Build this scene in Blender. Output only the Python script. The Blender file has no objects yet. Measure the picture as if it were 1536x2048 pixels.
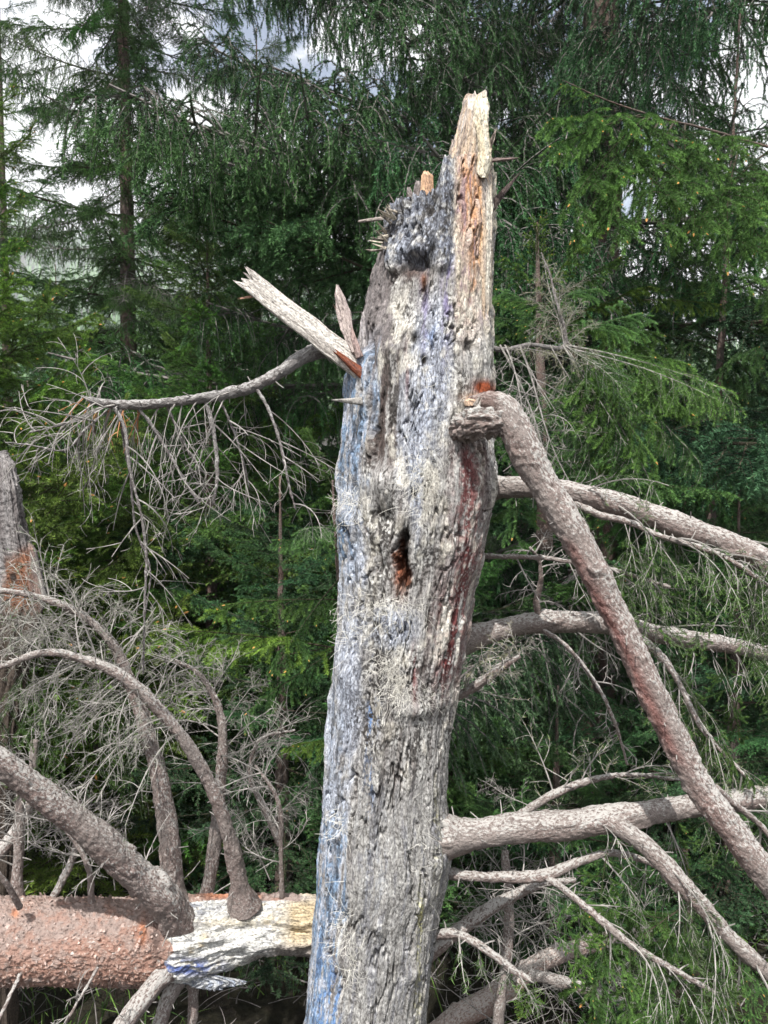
import bpy, math, random
import numpy as np
from mathutils import Vector, Matrix

# ------------------------------------------------------------------ camera, sky, sun, exposure
SC = bpy.context.scene
COL = SC.collection
rad = math.radians
CAM = np.array([0.0, 0.0, 1.9]); PITCH = rad(-3.0); FPX = 1536.0
FW = np.array([0, math.cos(PITCH), math.sin(PITCH)]); UP = np.array([0, -math.sin(PITCH), math.cos(PITCH)])
RT = np.array([1.0, 0, 0])
cd = bpy.data.cameras.new('camera'); cam = bpy.data.objects.new('camera', cd); COL.objects.link(cam)
cam.location = CAM; cam.rotation_euler = (math.pi / 2 + PITCH, 0, 0)
cd.sensor_fit = 'VERTICAL'; cd.sensor_height = 36.0; cd.sensor_width = 27.0; cd.lens = 27.0
cd.clip_start = 0.05; cd.clip_end = 3000
cd.dof.use_dof = True; cd.dof.focus_distance = 2.0; cd.dof.aperture_fstop = 10.0
SC.camera = cam
SUN_DIR = Vector((-0.16, -0.50, 0.85)).normalized()
W = bpy.data.worlds.new('World'); SC.world = W; W.use_nodes = True
sd = bpy.data.lights.new('sun', 'SUN'); sun = bpy.data.objects.new('sun', sd); COL.objects.link(sun)
sd.energy = 4.7; sd.angle = rad(0.6); sd.color = (1.0, 0.965, 0.91)
sun.rotation_euler = SUN_DIR.to_track_quat('Z', 'Y').to_euler()
SC.view_settings.view_transform = 'Standard'; SC.view_settings.look = 'None'
SC.view_settings.exposure = 0.92; SC.view_settings.gamma = 1.0
SC.cycles.max_bounces = 5; SC.cycles.diffuse_bounces = 3; SC.cycles.glossy_bounces = 2
SC.cycles.transmission_bounces = 3; SC.cycles.transparent_max_bounces = 6; SC.cycles.volume_bounces = 1


def N(nt, kind, **kw):
    n = nt.nodes.new(kind)
    for k, v in kw.items():
        if k in n.inputs.keys():
            n.inputs[k].default_value = v
        else:
            setattr(n, k, v)
    return n


def L(nt, a, b):
    nt.links.new(a, b)


def ramp(nt, fac, stops):
    r = nt.nodes.new('ShaderNodeValToRGB'); e = r.color_ramp.elements
    e[0].position, e[0].color = stops[0][0], (*stops[0][1], 1)
    e[1].position, e[1].color = stops[-1][0], (*stops[-1][1], 1)
    for p, c in stops[1:-1]:
        x = e.new(p); x.color = (*c, 1)
    L(nt, fac, r.inputs['Fac'])
    return r.outputs['Color']


def mixc(nt, fac, a, b, mode='MIX'):
    m = nt.nodes.new('ShaderNodeMix'); m.data_type = 'RGBA'; m.blend_type = mode
    for i, v in ((0, fac), (6, a), (7, b)):
        if isinstance(v, (int, float)):
            m.inputs[i].default_value = v
        elif isinstance(v, tuple):
            m.inputs[i].default_value = (*v, 1) if len(v) == 3 else v
        else:
            L(nt, v, m.inputs[i])
    return m.outputs[2]


def math_(nt, op, a, b=0.0):
    m = nt.nodes.new('ShaderNodeMath'); m.operation = op
    for i, v in ((0, a), (1, b)):
        if isinstance(v, (int, float)):
            m.inputs[i].default_value = v
        else:
            L(nt, v, m.inputs[i])
    return m.outputs[0]


def build_world():
    nt = W.node_tree; nt.nodes.clear()
    sky = nt.nodes.new('ShaderNodeTexSky'); sky.sky_type = 'NISHITA'; sky.sun_disc = False
    sky.sun_elevation = math.asin(SUN_DIR.z); sky.sun_rotation = math.atan2(SUN_DIR.x, SUN_DIR.y)
    sky.altitude = 900; sky.ozone_density = 2.5; sky.dust_density = 0.3
    hs = nt.nodes.new('ShaderNodeHueSaturation'); hs.inputs['Saturation'].default_value = 1.7; L(nt, sky.outputs[0], hs.inputs['Color'])
    bg1 = N(nt, 'ShaderNodeBackground', Strength=0.055); L(nt, hs.outputs[0], bg1.inputs[0])
    tc = nt.nodes.new('ShaderNodeTexCoord')
    mp = nt.nodes.new('ShaderNodeMapping'); L(nt, tc.outputs['Generated'], mp.inputs[0])
    mp.inputs['Scale'].default_value = (1, 1, 1.5); mp.inputs['Location'].default_value = (3.1, 0.4, 1.0)
    nz = N(nt, 'ShaderNodeTexNoise', Scale=2.3, Detail=9.0, Roughness=0.55); L(nt, mp.outputs[0], nz.inputs['Vector'])
    fac = ramp(nt, nz.outputs['Fac'], [(0.30, (0, 0, 0)), (0.40, (1, 1, 1))])
    # low band of cloud thickens towards the horizon
    sx = nt.nodes.new('ShaderNodeSeparateXYZ'); L(nt, tc.outputs['Generated'], sx.inputs[0])
    low = ramp(nt, sx.outputs['Z'], [(0.18, (1, 1, 1)), (0.42, (0, 0, 0))])
    fac2 = math_(nt, 'MAXIMUM', fac, low)
    # a clear patch of sky up to the right between the clouds
    clear = norm(P(1080, 60, 1.0) - CAM); dt = nt.nodes.new('ShaderNodeVectorMath'); dt.operation = 'DOT_PRODUCT'
    L(nt, tc.outputs['Generated'], dt.inputs[0]); dt.inputs[1].default_value = tuple(clear)
    near = math_(nt, 'SUBTRACT', dt.outputs['Value'], math_(nt, 'MULTIPLY', nz.outputs['Fac'], 0.30))
    gap = ramp(nt, near, [(0.818, (1, 1, 1)), (0.826, (0.0, 0.0, 0.0))])
    fac2 = math_(nt, 'MULTIPLY', fac2, gap)
    shade = ramp(nt, nz.outputs['Fac'], [(0.42, (1.0, 1.01, 1.03)), (0.85, (0.93, 0.95, 0.98))])
    bg2 = N(nt, 'ShaderNodeBackground', Strength=0.78); L(nt, shade, bg2.inputs[0])
    mx = nt.nodes.new('ShaderNodeMixShader'); L(nt, fac2, mx.inputs[0]); L(nt, bg1.outputs[0], mx.inputs[1]); L(nt, bg2.outputs[0], mx.inputs[2])
    out = nt.nodes.new('ShaderNodeOutputWorld'); L(nt, mx.outputs[0], out.inputs[0])



# ------------------------------------------------------------------ numeric helpers
def norm(v):
    return v / (np.linalg.norm(v, axis=-1, keepdims=True) + 1e-9)


def P(px, py, d):
    """a place d metres in front of the viewpoint, on the sight line of that picture point"""
    return CAM + d * (FW + (px - 768) / FPX * RT + (1024 - py) / FPX * UP)


def project(V):
    q = V - CAM
    d = q @ FW
    return 768 + (q @ RT) / d * FPX, 1024 - (q @ UP) / d * FPX


build_world()
_pr = np.random.RandomState(7)
_PERM = np.concatenate([_pr.permutation(256)] * 2)
_G = _pr.normal(size=(256, 3)); _G /= np.linalg.norm(_G, axis=1)[:, None]


def noise(X):
    X = np.asarray(X, float)
    i = np.floor(X).astype(int); f = X - i; u = f * f * f * (f * (f * 6 - 15) + 10)
    i &= 255
    out = 0
    for dx in (0, 1):
        wx = u[..., 0] if dx else 1 - u[..., 0]
        a = _PERM[(i[..., 0] + dx) & 255]
        for dy in (0, 1):
            wy = u[..., 1] if dy else 1 - u[..., 1]
            b = _PERM[(a + i[..., 1] + dy) & 255]
            for dz in (0, 1):
                wz = u[..., 2] if dz else 1 - u[..., 2]
                g = _G[_PERM[(b + i[..., 2] + dz) & 255]]
                out = out + wx * wy * wz * (g[..., 0] * (f[..., 0] - dx) + g[..., 1] * (f[..., 1] - dy) + g[..., 2] * (f[..., 2] - dz))
    return out * 1.5


def fbm(X, s, octv=4, off=0.0, gain=0.55):
    s = np.asarray(s, float); r = 0; a = 1.0; t = 0
    Y = np.asarray(X) * s + off
    for k in range(octv):
        r = r + a * noise(Y + k * 17.3); t += a; a *= gain; Y = Y * 2.03
    return r / t


def sstep(x, a, b):
    t = np.clip((x - a) / (b - a), 0, 1)
    return t * t * (3 - 2 * t)


def smoothpath(pts, n):
    """Catmull-Rom through rows of numbers, n samples evenly spaced by index"""
    p = np.array(pts, float)
    q = np.vstack([2 * p[0] - p[1], p, 2 * p[-1] - p[-2]])
    seg = np.linalg.norm(np.diff(p[:, :3], axis=0), axis=1)
    cum = np.concatenate([[0], np.cumsum(seg)]); cum /= cum[-1]
    s = np.linspace(0, 1, n)
    k = np.clip(np.searchsorted(cum, s, side='right') - 1, 0, len(p) - 2)
    t = ((s - cum[k]) / np.maximum(cum[k + 1] - cum[k], 1e-9))[:, None]
    a, b, c, d = q[k], q[k + 1], q[k + 2], q[k + 3]
    r = 0.5 * (2 * b + (c - a) * t + (2 * a - 5 * b + 4 * c - d) * t ** 2 + (3 * b - a - 3 * c + d) * t ** 3)
    return r


def make_mesh(name, V, quads=None, tris=None, mats=(), qmat=None, tmat=None, attrs=None, smooth=True):
    V = np.asarray(V, np.float32)
    me = bpy.data.meshes.new(name)
    q = np.zeros((0, 4), np.int32) if quads is None else np.asarray(quads, np.int32)
    t = np.zeros((0, 3), np.int32) if tris is None else np.asarray(tris, np.int32)
    me.vertices.add(len(V)); me.vertices.foreach_set('co', V.ravel())
    nl = q.size + t.size
    me.loops.add(nl); me.loops.foreach_set('vertex_index', np.concatenate([q.ravel(), t.ravel()]))
    me.polygons.add(len(q) + len(t))
    st = np.concatenate([np.arange(len(q)) * 4, q.size + np.arange(len(t)) * 3]).astype(np.int32)
    me.polygons.foreach_set('loop_start', st)
    try:
        me.polygons.foreach_set('loop_total', np.concatenate([np.full(len(q), 4), np.full(len(t), 3)]).astype(np.int32))
    except Exception:
        pass
    mi = np.concatenate([np.zeros(len(q), np.int32) if qmat is None else qmat, np.zeros(len(t), np.int32) if tmat is None else tmat]).astype(np.int32)
    for m in mats:
        me.materials.append(m)
    me.polygons.foreach_set('material_index', mi)
    me.polygons.foreach_set('use_smooth', np.full(len(q) + len(t), smooth))
    for k, a in (attrs or {}).items():
        a = np.asarray(a, np.float32)
        if a.ndim == 1:
            at = me.attributes.new(k, 'FLOAT', 'POINT'); at.data.foreach_set('value', a)
        elif a.shape[1] == 4:
            at = me.attributes.new(k, 'FLOAT_COLOR', 'POINT'); at.data.foreach_set('color', a.ravel())
        else:
            at = me.attributes.new(k, 'FLOAT_VECTOR', 'POINT'); at.data.foreach_set('vector', a.ravel())
    me.update(calc_edges=True); me.validate()
    return me


def tag(o, label=None, cat=None, group=None, kind=None):
    if label: o['label'] = label
    if cat: o['category'] = cat
    if group: o['group'] = group
    if kind: o['kind'] = kind
    return o


def obj(name, me, parent=None, loc=None):
    o = bpy.data.objects.new(name, me); COL.objects.link(o)
    if parent is not None:
        o.parent = parent
    if loc is not None:
        o.location = loc
    return o


def empty(name, loc):
    o = bpy.data.objects.new(name, None); COL.objects.link(o); o.location = loc; o.empty_display_size = 0.1
    return o


# ------------------------------------------------------------------ materials
def new_mat(name):
    m = bpy.data.materials.new(name); m.use_nodes = True
    nt = m.node_tree; nt.nodes.clear()
    out = nt.nodes.new('ShaderNodeOutputMaterial')
    b = nt.nodes.new('ShaderNodeBsdfPrincipled'); L(nt, b.outputs[0], out.inputs[0])
    b.inputs['Specular IOR Level'].default_value = 0.25
    return m, nt, b


def attr(nt, name, out='Vector'):
    a = nt.nodes.new('ShaderNodeAttribute'); a.attribute_name = name
    return a.outputs[out]


def mapping(nt, vec, scale):
    m = nt.nodes.new('ShaderNodeMapping'); m.inputs['Scale'].default_value = scale; L(nt, vec, m.inputs[0])
    return m.outputs[0]


def bump(nt, b, h, strength, dist):
    n = nt.nodes.new('ShaderNodeBump'); n.inputs['Strength'].default_value = strength; n.inputs['Distance'].default_value = dist
    L(nt, h, n.inputs['Height']); L(nt, n.outputs[0], b.inputs['Normal'])
    return n


def mat_snag():
    """broken spruce wood: colours and stains come from the 'tint' attribute, cracks and grain from noise"""
    m, nt, b = new_mat('weathered_snag_wood')
    col = attr(nt, 'tint', 'Color'); g = attr(nt, 'grain'); crk = attr(nt, 'crack', 'Fac'); gl = attr(nt, 'gloss', 'Fac')
    n1 = N(nt, 'ShaderNodeTexNoise', Scale=1.0, Detail=6.0, Roughness=0.68); L(nt, mapping(nt, g, (260, 260, 120)), n1.inputs['Vector'])
    n2 = N(nt, 'ShaderNodeTexNoise', Scale=1.0, Detail=5.0, Roughness=0.6); L(nt, mapping(nt, g, (240, 240, 14)), n2.inputs['Vector'])
    v = nt.nodes.new('ShaderNodeTexVoronoi'); v.feature = 'DISTANCE_TO_EDGE'; v.inputs['Scale'].default_value = 1.0
    wob = nt.nodes.new('ShaderNodeVectorMath'); wob.operation = 'ADD'
    L(nt, mapping(nt, g, (105, 105, 38)), wob.inputs[0]); L(nt, n1.outputs['Color'], wob.inputs[1]); L(nt, wob.outputs[0], v.inputs['Vector'])
    line = ramp(nt, v.outputs['Distance'], [(0.0, (0, 0, 0)), (0.10, (1, 1, 1))])
    c1 = mixc(nt, 1.0, col, ramp(nt, n1.outputs['Fac'], [(0.32, (0.24, 0.235, 0.23)), (0.50, (1.0, 1.0, 1.0)), (0.70, (1.6, 1.6, 1.58))]), 'MULTIPLY')
    c2 = mixc(nt, 1.0, c1, ramp(nt, n2.outputs['Fac'], [(0.30, (0.6, 0.58, 0.57)), (0.55, (1.04, 1.04, 1.04))]), 'MULTIPLY')
    dark = mixc(nt, 1.0, c2, (0.30, 0.27, 0.30), 'MULTIPLY')
    lf = math_(nt, 'MULTIPLY', math_(nt, 'MULTIPLY', crk, ramp(nt, n2.outputs['Fac'], [(0.35, (0.25, 0.25, 0.25)), (0.6, (0.9, 0.9, 0.9))])), math_(nt, 'SUBTRACT', 1.0, line))
    c3 = mixc(nt, lf, c2, dark)
    L(nt, c3, b.inputs['Base Color'])
    L(nt, math_(nt, 'SUBTRACT', 0.88, math_(nt, 'MULTIPLY', gl, 0.5)), b.inputs['Roughness'])
    h = math_(nt, 'ADD', n1.outputs['Fac'], math_(nt, 'MULTIPLY', n2.outputs['Fac'], 0.8))
    h = math_(nt, 'SUBTRACT', h, math_(nt, 'MULTIPLY', lf, 0.9))
    bump(nt, b, h, 0.85, 0.005)
    return m


def mat_bark(name, base, dark, light, lichen_toplight=0.5, red=(0.22, 0.11, 0.085), spec=0.5):
    """scaly spruce bark with a grey crust of lichens and painted toplight on upward sides; 'tint' alpha-free, coordinates follow the branch"""
    m, nt, b = new_mat(name)
    g = attr(nt, 'grain')
    n0 = N(nt, 'ShaderNodeTexNoise', Scale=1.0, Detail=3.0, Roughness=0.6); L(nt, mapping(nt, g, (14, 14, 6)), n0.inputs['Vector'])
    n1 = N(nt, 'ShaderNodeTexNoise', Scale=1.0, Detail=6.0, Roughness=0.7); L(nt, mapping(nt, g, (170, 170, 110)), n1.inputs['Vector'])
    n2 = N(nt, 'ShaderNodeTexNoise', Scale=1.0, Detail=3.0, Roughness=0.65); L(nt, mapping(nt, g, (420, 420, 420)), n2.inputs['Vector'])
    vo = N(nt, 'ShaderNodeTexVoronoi', Scale=1.0); L(nt, mapping(nt, g, (150, 150, 90)), vo.inputs['Vector'])
    c = mixc(nt, ramp(nt, n0.outputs['Fac'], [(0.38, (0, 0, 0)), (0.62, (1, 1, 1))]), base, red)
    c = mixc(nt, ramp(nt, n1.outputs['Fac'], [(0.30, (1, 1, 1)), (0.45, (0, 0, 0))]), c, dark)
    la = attr(nt, 'lichen_toplight', 'Fac')
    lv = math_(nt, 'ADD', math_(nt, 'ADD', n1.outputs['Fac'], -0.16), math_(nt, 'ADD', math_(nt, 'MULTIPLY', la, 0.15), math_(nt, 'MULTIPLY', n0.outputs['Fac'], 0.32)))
    c = mixc(nt, ramp(nt, lv, [(0.62 - 0.06 * lichen_toplight, (0, 0, 0)), (0.70 - 0.06 * lichen_toplight, (0.92, 0.92, 0.92))]), c, light)
    c = mixc(nt, ramp(nt, n2.outputs['Fac'], [(0.64 - 0.06 * lichen_toplight, (0, 0, 0)), (0.70 - 0.05 * lichen_toplight, (spec, spec, spec))]), c, (0.62, 0.62, 0.58))
    t = attr(nt, 'tint', 'Color')
    c = mixc(nt, 1.0, c, t, 'MULTIPLY')
    L(nt, c, b.inputs['Base Color']); b.inputs['Roughness'].default_value = 0.85
    h = math_(nt, 'ADD', n1.outputs['Fac'], math_(nt, 'MULTIPLY', n2.outputs['Fac'], 0.5))
    h = math_(nt, 'SUBTRACT', h, math_(nt, 'MULTIPLY', vo.outputs['Distance'], 0.5))
    bump(nt, b, h, 1.0, 0.006)
    return m


def mat_plain(name, color, rough=0.8, var=0.35, scale=60.0):
    m, nt, b = new_mat(name)
    tc = nt.nodes.new('ShaderNodeTexCoord')
    n = N(nt, 'ShaderNodeTexNoise', Scale=scale, Detail=4.0, Roughness=0.65); L(nt, tc.outputs['Object'], n.inputs['Vector'])
    c = mixc(nt, 1.0, color, ramp(nt, n.outputs['Fac'], [(0.3, (1 - var,) * 3), (0.7, (1 + var,) * 3)]), 'MULTIPLY')
    L(nt, c, b.inputs['Base Color']); b.inputs['Roughness'].default_value = rough
    return m


def mat_needle(name, dark, light, rough=0.55, trans=0.14):
    m, nt, b = new_mat(name)
    t = attr(nt, 'tone', 'Fac')
    oi = nt.nodes.new('ShaderNodeObjectInfo')
    c = mixc(nt, t, dark, light)
    c = mixc(nt, 1.0, c, oi.outputs['Color'], 'MULTIPLY')
    v = math_(nt, 'ADD', 0.78, math_(nt, 'MULTIPLY', oi.outputs['Random'], 0.44))
    hs = nt.nodes.new('ShaderNodeHueSaturation'); L(nt, v, hs.inputs['Value']); L(nt, c, hs.inputs['Color'])
    c = hs.outputs[0]
    L(nt, c, b.inputs['Base Color']); b.inputs['Roughness'].default_value = rough
    b.inputs['Specular IOR Level'].default_value = 0.14
    if trans:
        tr = nt.nodes.new('ShaderNodeBsdfTranslucent'); L(nt, c, tr.inputs[0])
        mx = nt.nodes.new('ShaderNodeMixShader'); mx.inputs[0].default_value = trans
        L(nt, b.outputs[0], mx.inputs[1]); L(nt, tr.outputs[0], mx.inputs[2])
        L(nt, mx.outputs[0], nt.nodes['Material Output'].inputs[0])
    return m


M_SNAG = mat_snag()
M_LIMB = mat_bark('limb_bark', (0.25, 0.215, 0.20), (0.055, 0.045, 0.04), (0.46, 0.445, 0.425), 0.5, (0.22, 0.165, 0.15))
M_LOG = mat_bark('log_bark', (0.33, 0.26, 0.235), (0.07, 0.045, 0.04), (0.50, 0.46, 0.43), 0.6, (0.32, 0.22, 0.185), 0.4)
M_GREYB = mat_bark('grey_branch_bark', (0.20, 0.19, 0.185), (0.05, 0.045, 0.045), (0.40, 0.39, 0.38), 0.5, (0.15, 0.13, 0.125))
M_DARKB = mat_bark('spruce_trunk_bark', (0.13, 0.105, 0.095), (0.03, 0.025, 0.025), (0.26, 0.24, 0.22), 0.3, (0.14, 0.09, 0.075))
M_TWIG = mat_plain('dead_twig_bark', (0.27, 0.255, 0.24), 0.85, 0.5, 30)
M_TWIGD = mat_plain('dark_twig_bark', (0.16, 0.145, 0.14), 0.85, 0.5, 50)
M_TWIGO = mat_plain('orange_dead_twig', (0.42, 0.20, 0.10), 0.8, 0.3, 50)
M_SHOOT = mat_plain('green_shoot_bark', (0.10, 0.085, 0.04), 0.7, 0.3, 50)
M_AXIS = mat_plain('living_bough_bark', (0.055, 0.045, 0.032), 0.8, 0.3, 50)
M_BUD = mat_plain('spruce_bud', (0.62, 0.30, 0.10), 0.6, 0.3, 80)
M_NEEDLE = mat_needle('spruce_needles', (0.008, 0.028, 0.015), (0.120, 0.225, 0.078))
M_NGREY = mat_needle('greyed_needles', (0.12, 0.13, 0.10), (0.34, 0.34, 0.28), 0.7, 0.0)
M_HAIR = mat_plain('caught_hair', (0.70, 0.68, 0.62), 0.6, 0.2, 90)


# ------------------------------------------------------------------ twigs, grown as arrays (M twigs, K points)
def plen(Pt):
    return np.linalg.norm(np.diff(Pt, axis=1), axis=2).sum(1)


def at_t(Pt, idx, t):
    K = Pt.shape[1]; f = np.clip(t, 0, 0.9999) * (K - 1); k = f.astype(int); u = (f - k)[:, None]
    a, b = Pt[idx, k], Pt[idx, k + 1]
    d = b - a; d /= np.linalg.norm(d, axis=1)[:, None] + 1e-9
    return a * (1 - u) + b * u, d


def grow(rng, Pt, n, t0, t1, ang, length, grav=0.0, curl=0.5, K=6, flat=True, up=(0, 0, 1), spread=0.35, fade=0.7, per_len=None, bias=None):
    """children twigs on parents Pt: n each, between t0 and t1, leaving at ang degrees"""
    M = len(Pt); pl = plen(Pt)
    cnt = np.full(M, n) if per_len is None else np.maximum(1, (per_len * pl).astype(int))
    idx = np.repeat(np.arange(M), cnt)
    j = np.concatenate([np.arange(c) for c in cnt]); tot = cnt[idx]
    t = t0 + (t1 - t0) * (j + rng.uniform(0, 1, len(j))) / tot
    p, T = at_t(Pt, idx, t)
    up = np.array(up, float)
    if flat:
        S = norm(np.cross(T, up)); S *= np.where(j % 2, 1, -1)[:, None]
        S = norm(S + rng.normal(0, spread, S.shape))
    else:
        S = rng.normal(size=T.shape); S -= (S * T).sum(1)[:, None] * T; S = norm(S)
    if bias is not None:
        S = norm(S + np.array(bias))
    a = np.radians(ang + rng.normal(0, 10, len(j)))[:, None]
    d = norm(np.cos(a) * T + np.sin(a) * S)
    ln = length * (1 - fade * (t - t0) / (t1 - t0 + 1e-6)) * rng.uniform(0.55, 1.2, len(j))
    if isinstance(length, np.ndarray):
        pass
    cv = rng.normal(0, 1, d.shape) * curl
    out = np.zeros((len(j), K, 3)); out[:, 0] = p
    for k in range(1, K):
        d = norm(d + (np.array([0, 0, -1.0]) * grav + cv) / K)
        out[:, k] = out[:, k - 1] + d * (ln / (K - 1))[:, None]
    return out


def tubes(Pt, r0, r1, sides=3):
    """batch of tapered tubes; r0, r1 scalars or (M,)"""
    M, K, _ = Pt.shape
    T = np.gradient(Pt, axis=1); T = norm(T)
    ref = np.tile(np.array([0.31, 0.52, 0.79]), (M, 1)); A = norm(np.cross(T, ref[:, None, :])); B = np.cross(T, A)
    s = np.linspace(0, 1, K)[None, :]
    R = np.broadcast_to(np.asarray(r0, float).reshape(-1, 1), (M, 1)) * (1 - s) + np.broadcast_to(np.asarray(r1, float).reshape(-1, 1), (M, 1)) * s
    ph = np.arange(sides) * 2 * np.pi / sides
    V = Pt[:, :, None, :] + R[:, :, None, None] * (np.cos(ph)[None, None, :, None] * A[:, :, None, :] + np.sin(ph)[None, None, :, None] * B[:, :, None, :])
    base = (np.arange(M) * K * sides)[:, None, None] + (np.arange(K - 1) * sides)[None, :, None]
    i = np.arange(sides)[None, None, :]; i2 = (i + 1) % sides
    Q = np.stack([base + i, base + i2, base + i2 + sides, base + i + sides], -1).reshape(-1, 4)
    return V.reshape(-1, 3), Q


def needles(rng, Pt, per_m, ln, wd, beta=52, droop=0.0, up=0.35):
    """triangular needles on twigs"""
    l = plen(Pt); cnt = rng.poisson(np.maximum(l * per_m, 1)); idx = np.repeat(np.arange(len(Pt)), cnt)
    n = len(idx); t = rng.uniform(0, 1, n)
    p, T = at_t(Pt, idx, t)
    S = rng.normal(size=T.shape); S -= (S * T).sum(1)[:, None] * T; S = norm(S); S = norm(S + np.array([0, 0, up]))
    b = np.radians(beta + rng.normal(0, 9, n))[:, None] * (1 - 0.35 * t[:, None] ** 6)
    d = norm(np.cos(b) * T + np.sin(b) * S)
    Ln = (ln * rng.uniform(0.7, 1.15, n))[:, None]
    w = norm(np.cross(d, rng.normal(size=d.shape))) * wd / 2
    m = p + d * Ln * 0.45 + w * 0
    V = np.stack([p - w, p + w, p + d * Ln], 1).reshape(-1, 3)
    F = np.arange(3 * n).reshape(-1, 3)
    tone = np.repeat(np.clip(rng.uniform(0, 1, len(Pt))[idx] * 0.35 + rng.uniform(0, 0.2, n) + 0.65 * t ** 2.2, 0, 1), 3)   # fresh growth towards the tip
    return V, F, tone


class Geo:
    """collects tubes (quads) and needles (triangles) for one mesh"""
    def __init__(s):
        s.V = []; s.Q = []; s.T = []; s.qm = []; s.tm = []; s.tone = []; s.n = 0

    def q(s, VQ, mat):
        V, Q = VQ
        s.V.append(V); s.Q.append(Q + s.n); s.qm.append(np.full(len(Q), mat)); s.tone.append(np.full(len(V), 0.5)); s.n += len(V)

    def t(s, VFt, mat):
        V, F, tone = VFt
        s.V.append(V); s.T.append(F + s.n); s.tm.append(np.full(len(F), mat)); s.tone.append(tone); s.n += len(V)

    def mesh(s, name, mats):
        return make_mesh(name, np.concatenate(s.V), np.concatenate(s.Q) if s.Q else None, np.concatenate(s.T) if s.T else None, mats,
                         np.concatenate(s.qm) if s.Q else None, np.concatenate(s.tm) if s.T else None, {'tone': np.concatenate(s.tone)}, smooth=False)


def buds(Pt, size):
    """little pointed buds at twig ends"""
    e = Pt[:, -1]; T = norm(Pt[:, -1] - Pt[:, -2])
    Q = np.stack([e - T * size * 0.5, e, e + T * size * 0.6, e + T * size * 1.5], 1)
    V, F = tubes(Q, size * 0.4, size * 0.4, 4)
    V = V.reshape(len(Pt), 4, 4, 3); c = Q[:, :, None, :]
    k = np.array([0.3, 1.1, 0.9, 0.1])[None, :, None, None]
    return (c + (V - c) * k).reshape(-1, 3), F


# ------------------------------------------------------------------ bough meshes (shared by the trees)
def bough_comb(seed, Lm=2.5):
    """old spruce bough: long arm, side arms, curtains of hanging twigs"""
    rng = np.random.RandomState(seed)
    x = np.linspace(0, 1, 10)
    main = np.stack([x * Lm, 0.10 * np.sin(x * 3 + seed) * x, -0.10 * Lm * x + 0.15 * Lm * x ** 3], 1)[None]
    l1 = grow(rng, main, 34, 0.10, 0.97, 52, 0.95, 0.25, 0.25, 8, fade=0.72)
    l2 = grow(rng, l1, 8, 0.08, 1.0, 60, 0.36, 3.2, 0.5, 6, spread=0.6, fade=0.35)
    l2m = grow(rng, main, 26, 0.08, 1.0, 70, 0.42, 4.0, 0.4, 6, spread=0.8, fade=0.4)
    l2 = np.concatenate([l2, l2m])
    l3 = grow(rng, l2, 3, 0.12, 0.9, 44, 0.15, 2.2, 0.3, 4, spread=0.7, fade=0.4)
    g = Geo()
    g.q(tubes(main, 0.022, 0.005, 5), 0); g.q(tubes(l1, 0.008, 0.002), 0); g.q(tubes(l2, 0.0035, 0.0015), 0)
    g.t(needles(rng, l2, 620, 0.016, 0.0038, 44), 1); g.t(needles(rng, l3, 580, 0.015, 0.0038, 46), 1)
    g.t(needles(rng, l1[:, 3:], 620, 0.017, 0.0038, 50), 1)
    return g.mesh('bough', [M_TWIGD, M_NEEDLE])


def bough_full(seed, Lm=2.2):
    """dense layered spruce bough, side arms arching over and clothed all along"""
    rng = np.random.RandomState(seed)
    x = np.linspace(0, 1, 10)
    main = np.stack([x * Lm, 0.10 * np.sin(x * 3 + seed) * x, -0.06 * Lm * x + 0.14 * Lm * x ** 2.5], 1)[None]
    l1 = grow(rng, main, 28, 0.06, 0.97, 50, 0.85, 0.45, 0.25, 8, fade=0.75)
    l2 = grow(rng, l1, 10, 0.06, 0.98, 46, 0.25, 0.8, 0.25, 6, spread=0.28, fade=0.5)
    l3 = grow(rng, l2, 3, 0.2, 0.9, 42, 0.09, 1.0, 0.3, 4, spread=0.5, fade=0.3)
    g = Geo()
    g.q(tubes(main, 0.018, 0.004, 5), 0); g.q(tubes(l1, 0.006, 0.002), 0); g.q(tubes(l2, 0.002, 0.0013), 0)
    g.t(needles(rng, main[:, 2:], 700, 0.017, 0.0052, 50), 1)
    for l, d in ((l1, 760), (l2, 700), (l3, 600)):
        g.t(needles(rng, l, d, 0.017, 0.0038, 52, up=0.5), 1)
    return g.mesh('bough', [M_AXIS, M_NEEDLE])


def bough_flat(seed, Lm=1.1, bud=True, fine=False):
    """young spruce bough: flat herringbone of needled shoots with buds"""
    rng = np.random.RandomState(seed)
    x = np.linspace(0, 1, 9)
    main = np.stack([x * Lm, 0.05 * np.sin(x * 4 + seed) * x, -0.10 * Lm * x + 0.16 * Lm * x ** 2], 1)[None]
    l1 = grow(rng, main, 20, 0.06, 0.96, 50, 0.44, 0.35, 0.22, 7, fade=0.78)
    l2 = grow(rng, l1, 7, 0.12, 0.92, 45, 0.15, 0.6, 0.2, 5, spread=0.3, fade=0.6)
    l3 = l1[:0, :4]
    g = Geo(); k = 1.3 if fine else 0.8; w = 0.0022 if fine else 0.0036
    g.q(tubes(main, 0.0065, 0.002, 5), 0); g.q(tubes(l1, 0.0026, 0.0012), 0); g.q(tubes(l2, 0.0015, 0.001), 0)
    g.t(needles(rng, main[:, 1:], 1500 * k, 0.017, w, 50), 1)
    for l in (l1, l2):
        g.t(needles(rng, l, 900 * k, 0.0165, w * 1.1, 56, up=0.5), 1)
    if bud:
        g.q(buds(main, 0.012), 2); sel = rng.uniform(size=len(l1)) < 0.3; g.q(buds(l1[sel], 0.009), 2)
        sel = rng.uniform(size=len(l2)) < 0.03; g.q(buds(l2[sel], 0.005), 2)
    return g.mesh('bough', [M_AXIS, M_NEEDLE, M_BUD])


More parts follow.
